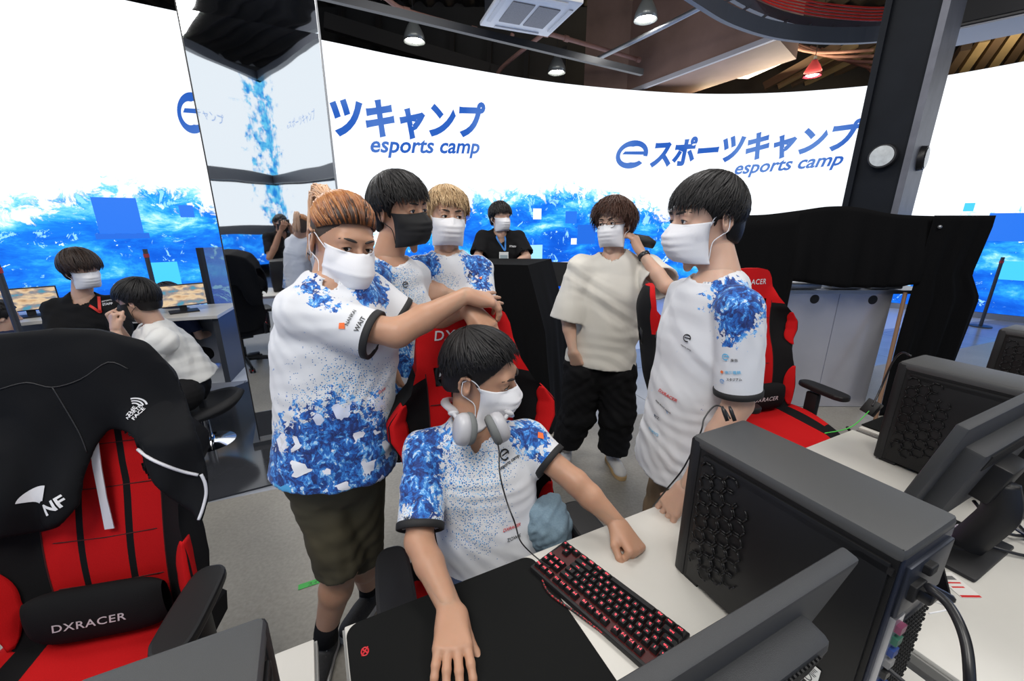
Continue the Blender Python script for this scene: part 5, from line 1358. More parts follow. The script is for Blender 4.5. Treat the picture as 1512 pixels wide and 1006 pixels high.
    if Bt:
        legs = [[Vector(p) for p in leg] for leg in J['legs']]
        lo, hi = bbox([pv+up*.1]+[p for l_ in legs for p in l_], .17); F = Field(lo, hi, Bt.get('h', .0085))
        F.add(cone(pv+up*.06, pv-up*.04, .140*g, .140*g, ax, .74), 0)
        for H_, Kn, An in legs:
            r = Bt.get('r', (.095,.075,.07)); end = Bt.get('end', .95)
            F.add(cone(pv.lerp(H_,.6), H_, .095*g, r[0]*g), .03)
            if end <= 1.0 and Bt.get('short'):
                F.add(cone(H_, H_.lerp(Kn, end), r[0]*g, r[1], flat=True), .012)
                dk = (Kn-H_).normalized(); e_ = H_.lerp(Kn, end); F.sub(cone(e_-dk*.02, e_+dk*.01, r[1]-.018, r[1]-.012), .003)
            else:
                F.add(cone(H_, Kn, r[0]*g, r[1]), .03); F.add(cone(Kn, Kn.lerp(An, end), r[1], r[2], flat=True), .02)
        Vv, Q = F.mesh(); N = vnormals(Vv, Q); Vv = folds(Vv, N, Bt.get('fold', .004), [(0,.3,1),(.5,.5,.3)], 22, J.get('seed', 1)+5)
        res['bottom'] = np_obj(Bt.get('name','trousers'), [(Vv, Q)], Bt['mat'], body)
    # ---- shoes and socks
    for (an, toe) in J.get('feet', []):
        sh = J['shoe']; shoe(body, an, toe, sh[0], sh[1])
    if J.get('socks'):
        for leg in J['legs']:
            An = Vector(leg[2]); Kn = Vector(leg[1]); a = An.lerp(Kn,.20); MB().tube([a, An.lerp(Kn,.05), Vector((An.x,An.y,max(.05,An.z-.03)))], [.043,.041,.044], 14).build('sock', J['socks'], body, smooth=True)
    # ---- hair
    Hh = J['hair']
    if Hh:
        kw = dict(Hh); hm = kw.pop('mat'); capk = kw.pop('cap', {}); th = kw.get('thick', .016)
        cap = hair_cap(hc, hM, thick=max(.004, th-.006), vol=kw.get('vol',(1,1,1)), **capk)
        hair_locks('hair', hc, hM, hm, seed=J.get('seed',1)+9, parent=body, cap=cap, **kw)
    if J.get('mask'): mask_obj(hc, hM, J['mask'], parent=body, head=parts[1], **J.get('maskkw', {}))
    return res
# jersey cloth: white with brushed blue splashes, a dotted fade and plain white
def jersey_mat():
    t = NT('jersey_print'); o = t.obj(); A = lambda n: t.n('ShaderNodeAttribute', attribute_name=n).outputs['Fac']
    warp = t.n('ShaderNodeTexNoise', {'Vector': o, 'Scale': 18.0, 'Detail': 4.0}); wv = t.n('ShaderNodeVectorMath', {0: warp.outputs['Color'], 1: (.045,.045,.045)}, operation='MULTIPLY')
    ov = t.n('ShaderNodeVectorMath', {0: o, 1: wv}, operation='ADD')
    n1 = t.noise(ov, 26, 6, .72, .3)
    vo = t.n('ShaderNodeTexVoronoi', {'Vector': ov, 'Scale': 95.0}); cell = t.n('ShaderNodeSeparateColor', {0: vo.outputs['Color']}).outputs[0]
    vo2 = t.n('ShaderNodeTexVoronoi', {'Vector': t.n('ShaderNodeMapping', {'Vector': o, 'Rotation': (.5,.4,.7)}), 'Scale': 26.0}); vo2.distance = 'CHEBYCHEV'; cell2 = t.n('ShaderNodeSeparateColor', {0: vo2.outputs['Color']}).outputs[1]
    f = t.math('ADD', A('splash'), t.math('MULTIPLY', t.math('SUBTRACT', t.math('ADD', t.math('MULTIPLY', cell, .32), t.math('MULTIPLY', n1, 1.25)), .80), 1.35))
    on = t.math('GREATER_THAN', f, .42)
    nb2 = t.noise(t.n('ShaderNodeMapping', {'Vector': ov, 'Scale': (1,1,.55), 'Rotation': (.3,.5,.2)}), 34, 5, .75, .5); cmix = t.math('ADD', t.math('MULTIPLY', cell, .30), t.math('MULTIPLY', t.math('ADD', t.math('MULTIPLY', t.math('SUBTRACT', nb2, .5), 2.3), .5), .70))
    blue = t.ramp(cmix, [(0,(.006,.022,.13)),(.32,(.010,.045,.23)),(.46,(.012,.12,.48)),(.58,(.05,.27,.72)),(.67,(.25,.55,.88)),(.74,(.70,.76,.85)),(.84,(.012,.08,.36))], 'CONSTANT')
    sqc = t.math('MULTIPLY', t.math('GREATER_THAN', cell2, .84), t.math('GREATER_THAN', A('solid'), .25))
    blue = t.mix(sqc, blue, t.ramp(cell2, [(0,(.8,.82,.9)),(.90,(.62,.68,.85)),(.94,(.06,.35,.7)),(.97,(.85,.87,.92))], 'CONSTANT'))
    dv = t.n('ShaderNodeTexVoronoi', {'Vector': o, 'Scale': 190.0, 'Randomness': .85}); dn = t.n('ShaderNodeSeparateColor', {0: dv.outputs['Color']}).outputs[0]
    big = t.noise(o, 11, 3, .6)
    don = t.math('MULTIPLY', t.math('LESS_THAN', dv.outputs['Distance'], t.math('ADD', .18, t.math('MULTIPLY', A('dots'), .22))), t.math('GREATER_THAN', t.math('ADD', t.math('MULTIPLY', A('dots'), .9), t.math('MULTIPLY', t.math('SUBTRACT', big, .5), 1.6)), t.math('ADD', .28, t.math('MULTIPLY', dn, .4))))
    white = (.70,.715,.75)
    base = t.mix(don, white, t.ramp(dn, [(.2,(.02,.16,.42)),(.5,(.05,.33,.68)),(.8,(.30,.58,.85))], 'CONSTANT'))
    t.put(t.b.inputs['Base Color'], t.mix(on, base, blue)); t.b.inputs['Roughness'].default_value = .75; t.b.inputs['Sheen Weight'].default_value = .15
    t.bump(t.noise(o, 700, 2), .06, .001); return t.m
JM = jersey_mat(); band_k = mat('cuff_black', (.012,.012,.013), .7)
# ================= THE TEN PEOPLE =================
SK1 = ('skin_tan', (.50,.275,.175)); SK2 = ('skin_light', (.60,.375,.275)); SK3 = ('skin_warm', (.54,.32,.22)); SKD = ('skin_tanned', (.40,.21,.13))
blkhair = hairmat('hair_black', (.003,.003,.0035), (.014,.012,.012)); brnhair = hairmat('hair_brown', (.022,.009,.006), (.10,.042,.026))
blondh = hairmat('hair_blond', (.24,.13,.055), (.80,.58,.33), 220)
black_tee = mat('black_tee', (.008,.008,.009), .9, spec=.2); blk_pants = mat('black_trousers', (.007,.007,.008), .85, spec=.2)
shoe_w = mat('shoe_white', (.55,.54,.52), .5); shoe_g = mat('shoe_grey', (.28,.28,.29), .6); sole_t = mat('sole_tan', (.50,.33,.15), .6); sole_w = mat('sole_white', (.6,.6,.58), .5); shoe_k = mat('shoe_black', (.015,.015,.016), .5)
flat_d = Vector((0,0,1))
# -- the seated player with headphones
J7 = dict(label='seated player in white and blue jersey with grey headphones round his neck', skin=SK1, seed=3,
  head=W(711,552,1.17), hrot=(74,14,6), neck=W(697,632,1.20), pelvis=(-.05,1.03,.52), yaw=14,
  armR=(W(628,668,1.19), W(619,800,1.06), W(666,902,.925)), armL=(W(778,652,1.27), W(850,712,1.21), WZ(912,774,.765)),
  handR=dict(f=(.17,-1,-.06), d=(0,-.05,1), s=-1, curl=(.22,.28,.2), spread=.13, thumb=(.35,-.1), sc=1.0), handL=dict(f=(.42,-.75,-.35), d=(.35,.1,1), s=1, curl=(1.45,1.6,.9), spread=.02, thumb=(.60,.55), sc=.98),
  legs=[((-.13,.98,.50),(-.22,.62,.50),(-.20,.66,.10)), ((.06,1.0,.50),(.08,.66,.50),(.10,.70,.10))], girth=.92,
  bottom=dict(mat=mat('denim_dark', (.03,.05,.11), .85), end=.9), feet=[((-.20,.66,0),(.1,-1)),((.10,.70,0),(.2,-1))], shoe=(shoe_k, sole_w),
  hair=dict(mat=blkhair, n=1000, thick=.012, vol=(1.0,1.0,1.06), ends=(1.66,1.44,1.74), wid=.0045, lift=.009, jit=.16, cap=dict(front=.072,sidez=.004,nape=-.055)), mask=mask_w,
  top=dict(mat=JM, loose=.020, below=.13, hemr=.172, sr=(.060,.058), sleeve=(.86,.50), band=band_k, vneck=True, droop=(0,0,-.004), fold=.0035,
    splash=[(W(625,640,1.12),.085,1.0),(W(612,700,1.08),.10,1.1),(W(628,745,1.04),.07,.8),(W(782,640,1.22),.07,.95),(W(795,668,1.2),.05,.6)],
    dots=[(W(690,700,1.08),.20,.95),(W(680,790,1.05),.2,.95),(W(735,770,1.05),.12,.6)]))
P7 = person(J7)
# -- ponytail player leaning on the chair
J1 = dict(label='player with orange ponytail and olive shorts leaning his arms on the chair back', skin=SK1, seed=5,
  head=W(507,358,1.17), hrot=(46,14,-7), neck=W(487,432,1.17), pelvis=W(497,672,1.29), yaw=30, gaze=(-.45,.05),
  armR=(W(448,462,1.10), W(586,492,1.10), W(688,436,1.25)), armL=(W(545,436,1.27), W(628,474,1.33), W(694,455,1.30)),
  handR=dict(f=(.60,.28,-.18), d=(.1,-.25,1), s=-1, curl=(.5,.6,.4), spread=.05, thumb=(.3,-.2)), handL=dict(f=(.62,-.40,-.52), d=(.55,-.35,.85), s=1, curl=(.55,.75,.5), spread=.06, thumb=(.25,-.25), sc=1.05),
  legs=[(W(468,700,1.30), W(504,838,1.40), W(480,935,1.52)), (W(528,695,1.36), W(533,820,1.52), W(545,868,1.76))], girth=1.0, hh=.0024,
  bottom=dict(name='shorts', mat=mat('olive_shorts', (.075,.065,.038), .85, var=.25, vs=12), short=True, end=1.0, r=(.090,.080,.09)), feet=[(W(478,950,1.537),(.1,-1)),(W(548,872,1.76),(-.35,-1))], shoe=(mat('shoe_mesh_black', (.03,.03,.032), .7, var=.6, vs=160), sole_w), socks=blk_f,
  hair=None, mask=mask_w, maskkw=dict(kf=True),
  top=dict(mat=JM, loose=.024, below=.04, hemr=.195, sr=(.066,.060), sleeve=(.76,.55), sk=.022, band=band_k, vneck=True, droop=(0,0,-.02), flatf=.8, fold=.0032,
    splash=[(W(458,418,1.06),.045,.8),(W(480,432,1.03),.05,.9),(W(545,425,1.18),.07,1.05),(W(500,690,1.14),.20,1.1),(W(440,690,1.2),.13,1.0),(W(560,690,1.2),.16,1.1),(W(480,630,1.14),.09,.75),(W(560,620,1.15),.04,.5)],
    solid=[(W(490,695,1.14),.25,1.2),(W(440,680,1.2),.2,1)], dots=[(W(520,600,1.12),.18,1.0),(W(500,560,1.12),.1,.7)]))
P1 = person(J1)
# swept back hair: dark roots, copper lengths, knot and pale ponytail, shaved side
hc, hM = P1['hc'], P1['hM']
def swept(name, m, n, off, seed, wid=.0036, parent=P1['body']):
    rs = random.Random(seed); mb = MB(); C0 = Vector((0,-.014,.034)); R = Vector((.078,.098,.087)); E = Vector((0,-.115,.085))
    def unit(p): q = p-C0; return Vector((q.x/R.x, q.y/R.y, q.z/R.z)).normalized()
    for i in range(n):
        a = rs.uniform(-1,1); a = math.copysign(abs(a)**.85, a); back = rs.uniform(0,.5) if rs.random() < .45 else 0
        S0 = Vector((a*.078, .082-.080*abs(a)**2.0, .072-.036*a*a)); d0 = unit(S0); d1 = unit(E+Vector((rs.uniform(-.012,.012),0,rs.uniform(-.012,.012)))); om = d0.angle(d1); pts = []; wd = []
        o2 = (off+rs.uniform(-.004,.006))*(1-.7*a**4)
        for k in range(10):
            u = back+(1-back)*k/9; d = (d0*math.sin((1-u)*om)+d1*math.sin(u*om))/math.sin(om)
            r_ = o2*(.05+1.1*math.sin(PI*min(1,u*.85+.12))); q = C0+Vector((d.x*R.x, d.y*R.y, d.z*R.z))*(1+r_/.088)
            pts.append(hc+hM @ q); wd.append(wid*(.45+.75*math.sin(PI*(.12+.76*k/9)))*rs.uniform(.8,1.15))
        mb.tube(pts, wd, 5)
    return mb.build(name, m, parent, smooth=True)
t = NT('hair_copper'); o = t.obj(); n_ = t.math('ADD', t.math('MULTIPLY', t.noise(o, 60, 3), .4), t.math('MULTIPLY', t.n('ShaderNodeNewGeometry').outputs['Random Per Island'], .6))
dk_ = t.n('ShaderNodeVectorMath', {0: o, 1: tuple(hc+hM @ Vector((0,-.118,.092)))}, operation='DISTANCE').outputs['Value']
t.put(t.b.inputs['Base Color'], t.ramp(t.math('ADD', t.math('SUBTRACT', t.math('MULTIPLY', n_, .9), .18), t.math('MULTIPLY', t.math('SUBTRACT', .204, dk_), 7.5)), [(.12,(.015,.008,.005)),(.38,(.07,.025,.009)),(.60,(.30,.10,.028)),(.85,(.46,.20,.07))])); t.b.inputs['Roughness'].default_value = .38
copper = t.m; und = mat('shaved_hair', (.055,.038,.030), .8, bump=.3, bs=700)
F = Field((-.12,-.15,-.12), (.12,.13,.15), .004); F.add(ell((0,-.015,.032), (.0785,.0985,.0872)), 0); F.add(ell((0,-.050,-.025), (.064,.058,.06)), .03)
hairline(F, .073, -.006, -.07); Vv, Q = F.mesh(); np_obj('undercut', [(to_w(Vv,hc,hM), Q)], und, P1['body'])
swept('hair', copper, 680, .0105, 4)
kn = hc+hM @ Vector((0,-.118,.092)); MB().sph(kn, (.022,.022,.022), 12, 8).build('hair_tie', mat('tie_dark', (.02,.01,.01)), P1['body'], smooth=True)
mb = MB(); rs = random.Random(8)
for i in range(170):
    s_ = Vector((rs.uniform(-.012,.012), -.122, .094+rs.uniform(-.012,.012))); e = Vector((-.01+rs.uniform(-.035,.035), -.165+rs.uniform(-.025,.025), -.05+rs.uniform(-.06,.07))); m_ = Vector((s_.x*2.2, -.175+rs.uniform(-.015,.01), .105+rs.uniform(-.02,.02)))
    mb.tube([hc+hM @ p for p in catmull([s_, m_, m_.lerp(e,.55)+Vector((0,-.012,.0)), e], 3)], [.0022,.003,.0034,.0036,.0036,.0034,.003,.0025,.0016,.0006], 5)
mb.build('ponytail', hairmat('hair_ponytail', (.55,.30,.16), (.85,.62,.45), 250), P1['body'], smooth=True)
# -- black-masked player behind
J2 = dict(label='dark-haired player wearing a black mask, standing between the ponytailed and blond players', skin=SK1, seed=7,
  head=W(592,312,1.52), hrot=(60,3,4), neck=W(570,392,1.57), pelvis=W(588,625,1.72), yaw=42, gaze=(0,0), hh=.003,
  armR=(W(548,418,1.46), W(543,505,1.40), W(572,540,1.55)), armL=(W(612,408,1.72), W(628,500,1.85), W(612,560,1.80)),
  handR=dict(f=(.25,.2,-.9), d=(-.6,-.8,.1), s=1, curl=(.3,.3,.2)),
  legs=[((-.42,1.62,.86),(-.40,1.62,.47),(-.38,1.70,.08)),((-.26,1.72,.86),(-.24,1.74,.47),(-.22,1.80,.08))], bottom=dict(mat=blk_pants), feet=[((-.38,1.70,0),(.6,-.8)),((-.22,1.80,0),(.6,-.8))], shoe=(shoe_k, sole_w), girth=.92,
  hair=dict(mat=blkhair, n=1000, thick=.019, vol=(1.0,1.0,1.04), ends=(1.98,1.75,2.02), wid=.0046, lift=.011, jit=.20, crown=(.0,-.05), cap=dict(front=.066)), mask=mask_k,
  top=dict(mat=JM, loose=.020, below=.02, hemr=.17, sr=.060, sleeve=(.62,.6), band=band_k, vneck=True,
    splash=[(W(556,400,1.42),.09,1.1),(W(548,440,1.4),.07,.9),(W(575,545,1.5),.12,1.2),(W(600,600,1.55),.2,1.1)], solid=[(W(590,580,1.5),.2,1)], dots=[(W(585,440,1.45),.2,1.0),(W(600,500,1.5),.15,.9)]))
P2 = person(J2)
# -- blond player, arms crossed
J3 = dict(label='blond player with white mask and crossed arms, standing behind the chair', skin=SK3, seed=11,
  head=W(660,321,1.84), hrot=(22,2,-3), neck=W(660,381,1.90), pelvis=W(672,560,2.08), yaw=14, gaze=(.25,0),
  armR=(W(617,400,1.86), W(613,462,1.78), W(688,448,1.72)), armL=(W(708,400,1.94), W(716,462,1.84), W(655,432,1.74)),
  handR=dict(f=(1,.2,.1), d=(0,-.9,.4), s=1, curl=(.3,.3,.2)), handL=dict(f=(-1,-.05,.05), d=(0,-1,.25), s=1, curl=(.35,.4,.3), spread=.08),
  legs=[((-.32,2.02,.86),(-.32,2.04,.47),(-.33,2.10,.08)),((-.13,2.06,.86),(-.12,2.08,.47),(-.11,2.12,.08))], bottom=dict(mat=blk_pants), feet=[((-.33,2.1,0),(0,-1)),((-.11,2.12,0),(.2,-1))], shoe=(shoe_k, sole_w), girth=.95,
  hair=dict(mat=blondh, n=800, thick=.017, vol=(1.0,1.0,1.02), ends=(1.90,1.78,2.0), wid=.005, lift=.012, jit=.26, seed=0, cap=dict(front=.072)) , mask=mask_w, maskkw=dict(kf=False),
  top=dict(mat=JM, loose=.02, below=.04, hemr=.17, sleeve=(.78,.78), sr=.060, band=band_k, vneck=True,
    splash=[(W(625,388,1.78),.085,1.1),(W(612,412,1.78),.06,.8),(W(706,388,1.86),.08,1.1),(W(712,418,1.84),.06,.8)], dots=[(W(655,420,1.75),.12,1.0),(W(690,425,1.75),.06,.6)]))
J3['hair'].pop('seed'); P3 = person(J3)
# -- staff member far behind
J4 = dict(label='staff member in black T-shirt, hands on hips, far behind the draped stand', skin=SK2, seed=13,
  head=W(739,321,3.75), hrot=(30,2,0), neck=W(739,347,3.80), pelvis=W(742,432,4.0), yaw=6, bh=.012, hh=.004, eyes=False,
  armR=(W(713,352,3.83), W(705,380,3.75), W(724,392,3.72)), armL=(W(765,352,3.85), W(778,380,3.78), W(757,391,3.75)),
  handR=dict(f=(1,-.2,-.4), d=(-.1,-1,.2), s=1, h=.004), handL=dict(f=(-1,-.2,-.4), d=(.1,-1,.2), s=-1, h=.004),
  legs=[((-.22,4.05,.86),(-.22,4.05,.47),(-.22,4.1,.08)),((.0,4.05,.86),(0,4.05,.47),(0,4.1,.08))], bottom=dict(mat=blk_pants, h=.012), feet=[((-.22,4.1,0),(0,-1)),((0,4.1,0),(0,-1))], shoe=(shoe_k, sole_w), girth=.98,
  hair=dict(mat=blkhair, n=400, thick=.024, ends=(2.06,1.8,2.0), wid=.007, cap=dict(h=.006)), mask=mask_w,
  top=dict(name='t_shirt', mat=black_tee, loose=.03, below=.04, hemr=.18, sleeve=(.8,.8), sr=.085, h=.01))
P4 = person(J4)
# -- man in the cream shirt with glasses
J5 = dict(label='man with glasses in an oversized cream T-shirt and baggy black trousers, hand behind his neck', skin=SK2, seed=17,
  head=W(906,332,2.26), hrot=(-38,0,5), neck=W(904,384,2.31), pelvis=W(885,535,2.50), yaw=-6, gaze=(-.2,0),
  armR=(W(858,398,2.33), W(838,468,2.38), W(846,520,2.36)), armL=(W(957,398,2.33), W(985,424,2.12), W(946,372,2.22)),
  handR=dict(f=(.4,.2,-1), d=(-.5,-.8,-.2), s=1, curl=(.3,.3,.2)), handL=dict(f=(-.35,.25,.75), d=(.6,-.5,.1), s=1, curl=(.6,.6,.3), sc=1.0),
  legs=[(W(862,545,2.5), W(853,610,2.62), W(836,652,2.76)), (W(910,545,2.5), W(912,610,2.60), W(905,664,2.74))],
  bottom=dict(mat=blk_pants, end=.97, r=(.118,.112,.098), fold=.007), feet=[(W(835,668,2.79),(-.25,-1)),(W(905,678,2.79),(.12,-1))], shoe=(shoe_w, sole_t), girth=1.0,
  hair=dict(mat=brnhair, n=800, thick=.030, vol=(1.04,1.0,1.04), ends=(1.90,1.92,2.12), wid=.005, lift=.018, jit=.26, cap=dict(front=.070)), mask=mask_w, browm=brow_m,
  top=dict(name='t_shirt', mat=mat('cream_cotton', (.66,.635,.575), .85, sheen=.1, bump=.08, bs=700), loose=.050, below=.0, hemr=.222, sleeve=(1.0,.66), sr=(.105,.105), h=.007, fold=.006, fscale=15, flatf=.72, neckr=.070, droop=(0,0,-.02)))
P5 = person(J5)
# -- standing player at right
J6 = dict(label='black-haired player standing in profile at right, hand on the desk beside the big case', skin=SK2, seed=19,
  head=W(1040,325,1.23), hrot=(-80,6,0), neck=W(1066,420,1.24), pelvis=W(1017,640,1.49), yaw=-66,
  armR=(W(1012,440,1.40), W(985,540,1.52), W(990,640,1.60)), armL=(W(1092,458,1.13), W(1090,596,1.19), W(1014,722,1.25)),
  handL=dict(f=(-.38,.02,-.62), d=(-.55,-.35,.75), s=1, curl=(.25,.35,.3), spread=.1, thumb=(.4,-.2)),
  legs=[((.655,1.40,.84),(.63,1.44,.45),(.62,1.48,.08)),((.675,1.33,.84),(.65,1.36,.45),(.66,1.36,.08))], bottom=dict(mat=mat('tan_trousers', (.23,.155,.085), .85, var=.2), r=(.085,.078,.075)), feet=[((.62,1.50,0),(-1,-.3)),((.66,1.36,0),(-1,-.3))], shoe=(shoe_k, sole_w), girth=1.0, hh=.0026,
  hair=dict(mat=blkhair, n=1200, thick=.014, vol=(1.0,1.0,1.04), ends=(2.16,1.70,1.98), wid=.0042, lift=.008, jit=.17, crown=(0,-.06)), mask=mask_w,
  top=dict(mat=JM, loose=.012, below=.12, hemr=.188, sleeve=(.55,.84), sr=(.064,.062), sk=.012, band=band_k, vneck=False, flatf=1.0, fold=.004, neckr=.066,
    splash=[(W(1080,425,1.08),.105,1.15),(W(1085,475,1.05),.085,1.05),(W(1062,505,1.06),.075,.95),(W(1056,550,1.08),.05,.8),(W(1030,578,1.1),.035,.85),(W(1058,582,1.1),.04,.9),(W(965,670,1.15),.05,.7),(W(960,700,1.15),.05,.7)],
    dots=[(W(975,690,1.2),.08,.8)]))
P6 = person(J6)
# -- staff member at left
J8 = dict(label='staff member in black long-sleeved top with red lanyard behind the small table at left', skin=SK2, seed=23,
  head=W(121,398,2.85), hrot=(66,8,3), neck=W(122,440,2.92), pelvis=W(140,562,3.05), yaw=28, hh=.004, eyes=False,
  armR=(W(84,458,2.9), W(88,520,2.8), W(140,548,2.70)), armL=(W(168,452,3.0), W(188,512,2.95), W(172,545,2.75)),
  legs=[(W(125,570,3.0),W(160,585,2.85),(-2.75,2.75,.05)),(W(160,570,3.1),W(190,590,2.9),(-2.55,2.85,.05))], bottom=dict(mat=blk_pants, h=.012), feet=[((-2.75,2.75,0),(.3,-1)),((-2.55,2.85,0),(.3,-1))], shoe=(shoe_k, sole_w), girth=1.02,
  hair=dict(mat=brnhair if False else hairmat('hair_dark_brown', (.008,.005,.004), (.045,.026,.018)), n=600, thick=.030, vol=(1.02,1.0,1.0), ends=(2.22,1.98,2.06), wid=.006, cap=dict(sidez=-.03)), mask=mask_w,
  top=dict(name='long_sleeved_top', mat=black_tee, loose=.03, below=.02, hemr=.19, long=True, sleeve=(.9,.9), h=.009))
P8 = person(J8)
# -- seated man in white at left
J9 = dict(label='seated man in white top and black mask, hands clasped by his face', skin=SK2, seed=29,
  head=W(203,443,2.62), hrot=(-78,10,-4), neck=W(232,484,2.70), pelvis=W(282,560,2.86), yaw=-72, hh=.0035, eyes=False,
  armR=(W(222,492,2.86), W(205,535,2.85), W(172,480,2.62)), armL=(W(240,505,2.58), W(190,556,2.52), W(170,486,2.50)),
  handR=dict(f=(.0,-.1,1), d=(-1,0,.1), s=-1, curl=(1.1,1.1,.6), h=.0035), handL=dict(f=(-.1,.2,1), d=(-.6,-1,.1), s=1, curl=(1.3,1.4,.7), h=.0035),
  legs=[(W(268,578,2.95),W(208,568,2.80),(-2.45,2.66,.05)),(W(272,585,2.7),W(212,578,2.58),(-2.35,2.48,.05))], bottom=dict(mat=blk_pants, h=.01, r=(.10,.08,.07)), feet=[((-2.45,2.66,0),(-1,-.2)),((-2.35,2.48,0),(-1,-.2))], shoe=(shoe_k, sole_w), girth=1.0,
  hair=dict(mat=blkhair, n=700, thick=.025, ends=(2.12,1.72,1.95), wid=.0055), mask=mask_k,
  top=dict(name='long_sleeved_top', mat=mat('white_cotton', (.72,.72,.70), .85, sheen=.1), loose=.040, below=.03, hemr=.20, long=True, sleeve=(.03,.03), h=.008, fold=.008, fscale=16, flatf=.85))
P9 = person(J9)
# -- photographer standing behind the camera, reflected in the pillar
J0 = dict(label='photographer in black T-shirt with raised camera, seen reflected in the mirror pillar', skin=SKD, seed=31,
  head=(.03,-.235,1.585), hrot=(180,0,0), neck=(.03,-.27,1.44), pelvis=(.04,-.34,.92), yaw=180, hh=.004, eyes=False,
  armR=((.20,-.29,1.38),(.27,-.16,1.13),(.075,-.085,1.50)), armL=((-.15,-.29,1.38),(-.24,-.16,1.13),(-.06,-.06,1.50)),
  handR=dict(f=(-.2,.5,.9), d=(.8,.1,-.1), s=-1, curl=(.7,.8,.5), h=.004), handL=dict(f=(.2,.6,.8), d=(-.3,.3,-.9), s=-1, curl=(.6,.6,.4), h=.004),
  legs=[((.12,-.34,.86),(.12,-.32,.47),(.12,-.36,.08)),((-.06,-.34,.86),(-.06,-.32,.47),(-.06,-.36,.08))], bottom=dict(mat=blk_pants, h=.012), feet=[((.12,-.36,0),(0,1)),((-.06,-.36,0),(0,1))], shoe=(shoe_k, sole_w),
  hair=dict(mat=blkhair, n=200, thick=.010, ends=(1.7,1.6,1.9), wid=.007, lift=.002, cap=dict(front=.07,h=.006)), mask=mask_k,
  top=dict(name='t_shirt', mat=black_tee, loose=.02, below=.04, hemr=.17, sleeve=(.7,.7), h=.01))
P0 = person(J0)
cb = empty('camera_in_hands', (0,-.085,1.6), 0, 'black photo camera held up by the photographer, seen only in the mirror pillar', 'camera'); cb.name = 'photo_camera'
MB().box((0,0,-.005), (.14,.045,.095), bev=.012).build('camera_body', plas, cb, auto=40); MB().box((0,.0,.055), (.05,.045,.035), bev=.01).build('viewfinder', plas, cb, auto=40)
# (lens stops short of the view point)
MB().lathe([(.0,0),(.040,0),(.042,.02),(.038,.05),(.036,.052),(.03,.045),(0,.042)], 28, (0,.018,0), Matrix.Rotation(-PI/2,3,'X')).build('lens', plas, cb, auto=40)
# ================= WORN, HUNG AND DRAPED THINGS, PRINTS =================
def at_head(P, v): return P['hc']+P['hM'] @ Vector(v)
bpy.context.view_layer.update()
# ---- headphones round the seated player's neck
hp_w = mat('headphone_white', (.50,.50,.53), .35); hp_g = mat('headphone_cushion', (.17,.18,.18), .8)
cA, cB = W(686,634,1.06), W(735,632,1.09)
hr_ = empty('headphones', (cA+cB)/2, 0, 'light grey over-ear headphones resting round the seated player\'s neck', 'headphones'); bpy.context.view_layer.update()
for c, nrm, k in ((cA, Vector((-.85,-.45,.15)), 0), (cB, Vector((.80,.28,.30)), 1)):
    nrm.normalize(); xx = nrm.cross(Vector((0,0,1))).normalized(); yy = nrm.cross(xx); M = frame(xx, yy, nrm)
    M2 = M @ Matrix.Diagonal((.80,1.0,1.0))
    cu = MB().lathe([(0,.026),(.030,.025),(.040,.019),(.044,.008),(.044,-.004),(.036,-.006)], 36, c, M2).build('ear_cup', hp_w, smooth=True); unparent_fix(cu, hr_)
    cs = MB(); cs.tube([c+M2 @ Vector((.032*math.cos(a), .032*math.sin(a), -.012)) for a in [2*PI*i/28 for i in range(28)]], .0125, 10, closed=True); cs = cs.build('ear_cushion', hp_g, smooth=True); unparent_fix(cs, hr_)
    pl_ = MB().lathe([(0,-.009),(.030,-.009)], 24, c, M2).build('speaker_cloth', matt); unparent_fix(pl_, hr_)
band = catmull([cA+Vector((-.03,.02,.035)), W(668,606,1.10), W(658,596,1.17), W(664,590,1.27), W(700,596,1.32), W(742,600,1.27), W(752,612,1.18), cB+Vector((.03,.02,.035))], 8)
mb = MB(); mb.tube(band, .0075, 8, flat=1.9); unparent_fix(mb.build('headband', hp_w, smooth=True), hr_)
for a, b in ((cA, band[1]), (cB, band[-2])):
    mb = MB(); mb.tube([a+Vector((-.0,0,.0))+(b-a)*.15, b], .006, 6); unparent_fix(mb.build('yoke', hp_w, smooth=True), hr_)
cable('headphone_cable', [cB+Vector((.0,-.02,-.035)), W(737,668,1.04), W(738,700,1.01), W(748,740,1.0), W(760,772,.99), WZ(769,800,.79), WZ(790,822,.745), WZ(812,838,.745)], .0019, cabm, 'thin black cable hanging from the grey headphones down to the desk')
# ---- lanyards
def strap(name, pts, w, m, label, badge=None):
    r = empty(name, pts[0], 0, label, 'lanyard'); bpy.context.view_layer.update()
    P_ = catmull(pts, 6); vs = []; fs = []
    for i, p in enumerate(P_):
        t_ = (P_[min(i+1,len(P_)-1)]-P_[max(i-1,0)]).normalized(); v = (Vector((0,0,EYE))-p).normalized(); s_ = t_.cross(v).normalized()
        vs += [p-s_*w/2, p+s_*w/2]
    for i in range(len(P_)-1): fs.append((i*2,i*2+1,i*2+3,i*2+2))
    mb = MB(); mb.add(vs, fs); unparent_fix(mb.build('strap', m, solid=.002), r)
    if badge is not None:
        c, bw, bh = badge; o_ = MB().box(c, (bw,.004,bh), bev=.002).build('badge', mat('badge_white', (.7,.72,.72), .3)); unparent_fix(o_, r)
        i_ = MB().box(c+Vector((0,-.003,-.1*bh)), (bw*.8,.002,bh*.5)).build('badge_print', mat('badge_print', (.3,.38,.42), .5)); unparent_fix(i_, r)
    return r
def on(P, px, py, off=.006):
    h, n = cast(P['bvh'], px, py); return h+n*off if h is not None else None
def onlist(P, pts, off=.006): return [q for q in (on(P,*p,off) for p in pts) if q is not None]
for P in (P1,P2,P3,P4,P5,P6,P7,P8,P9): P['bvh'] = bvh_of(P['top'])
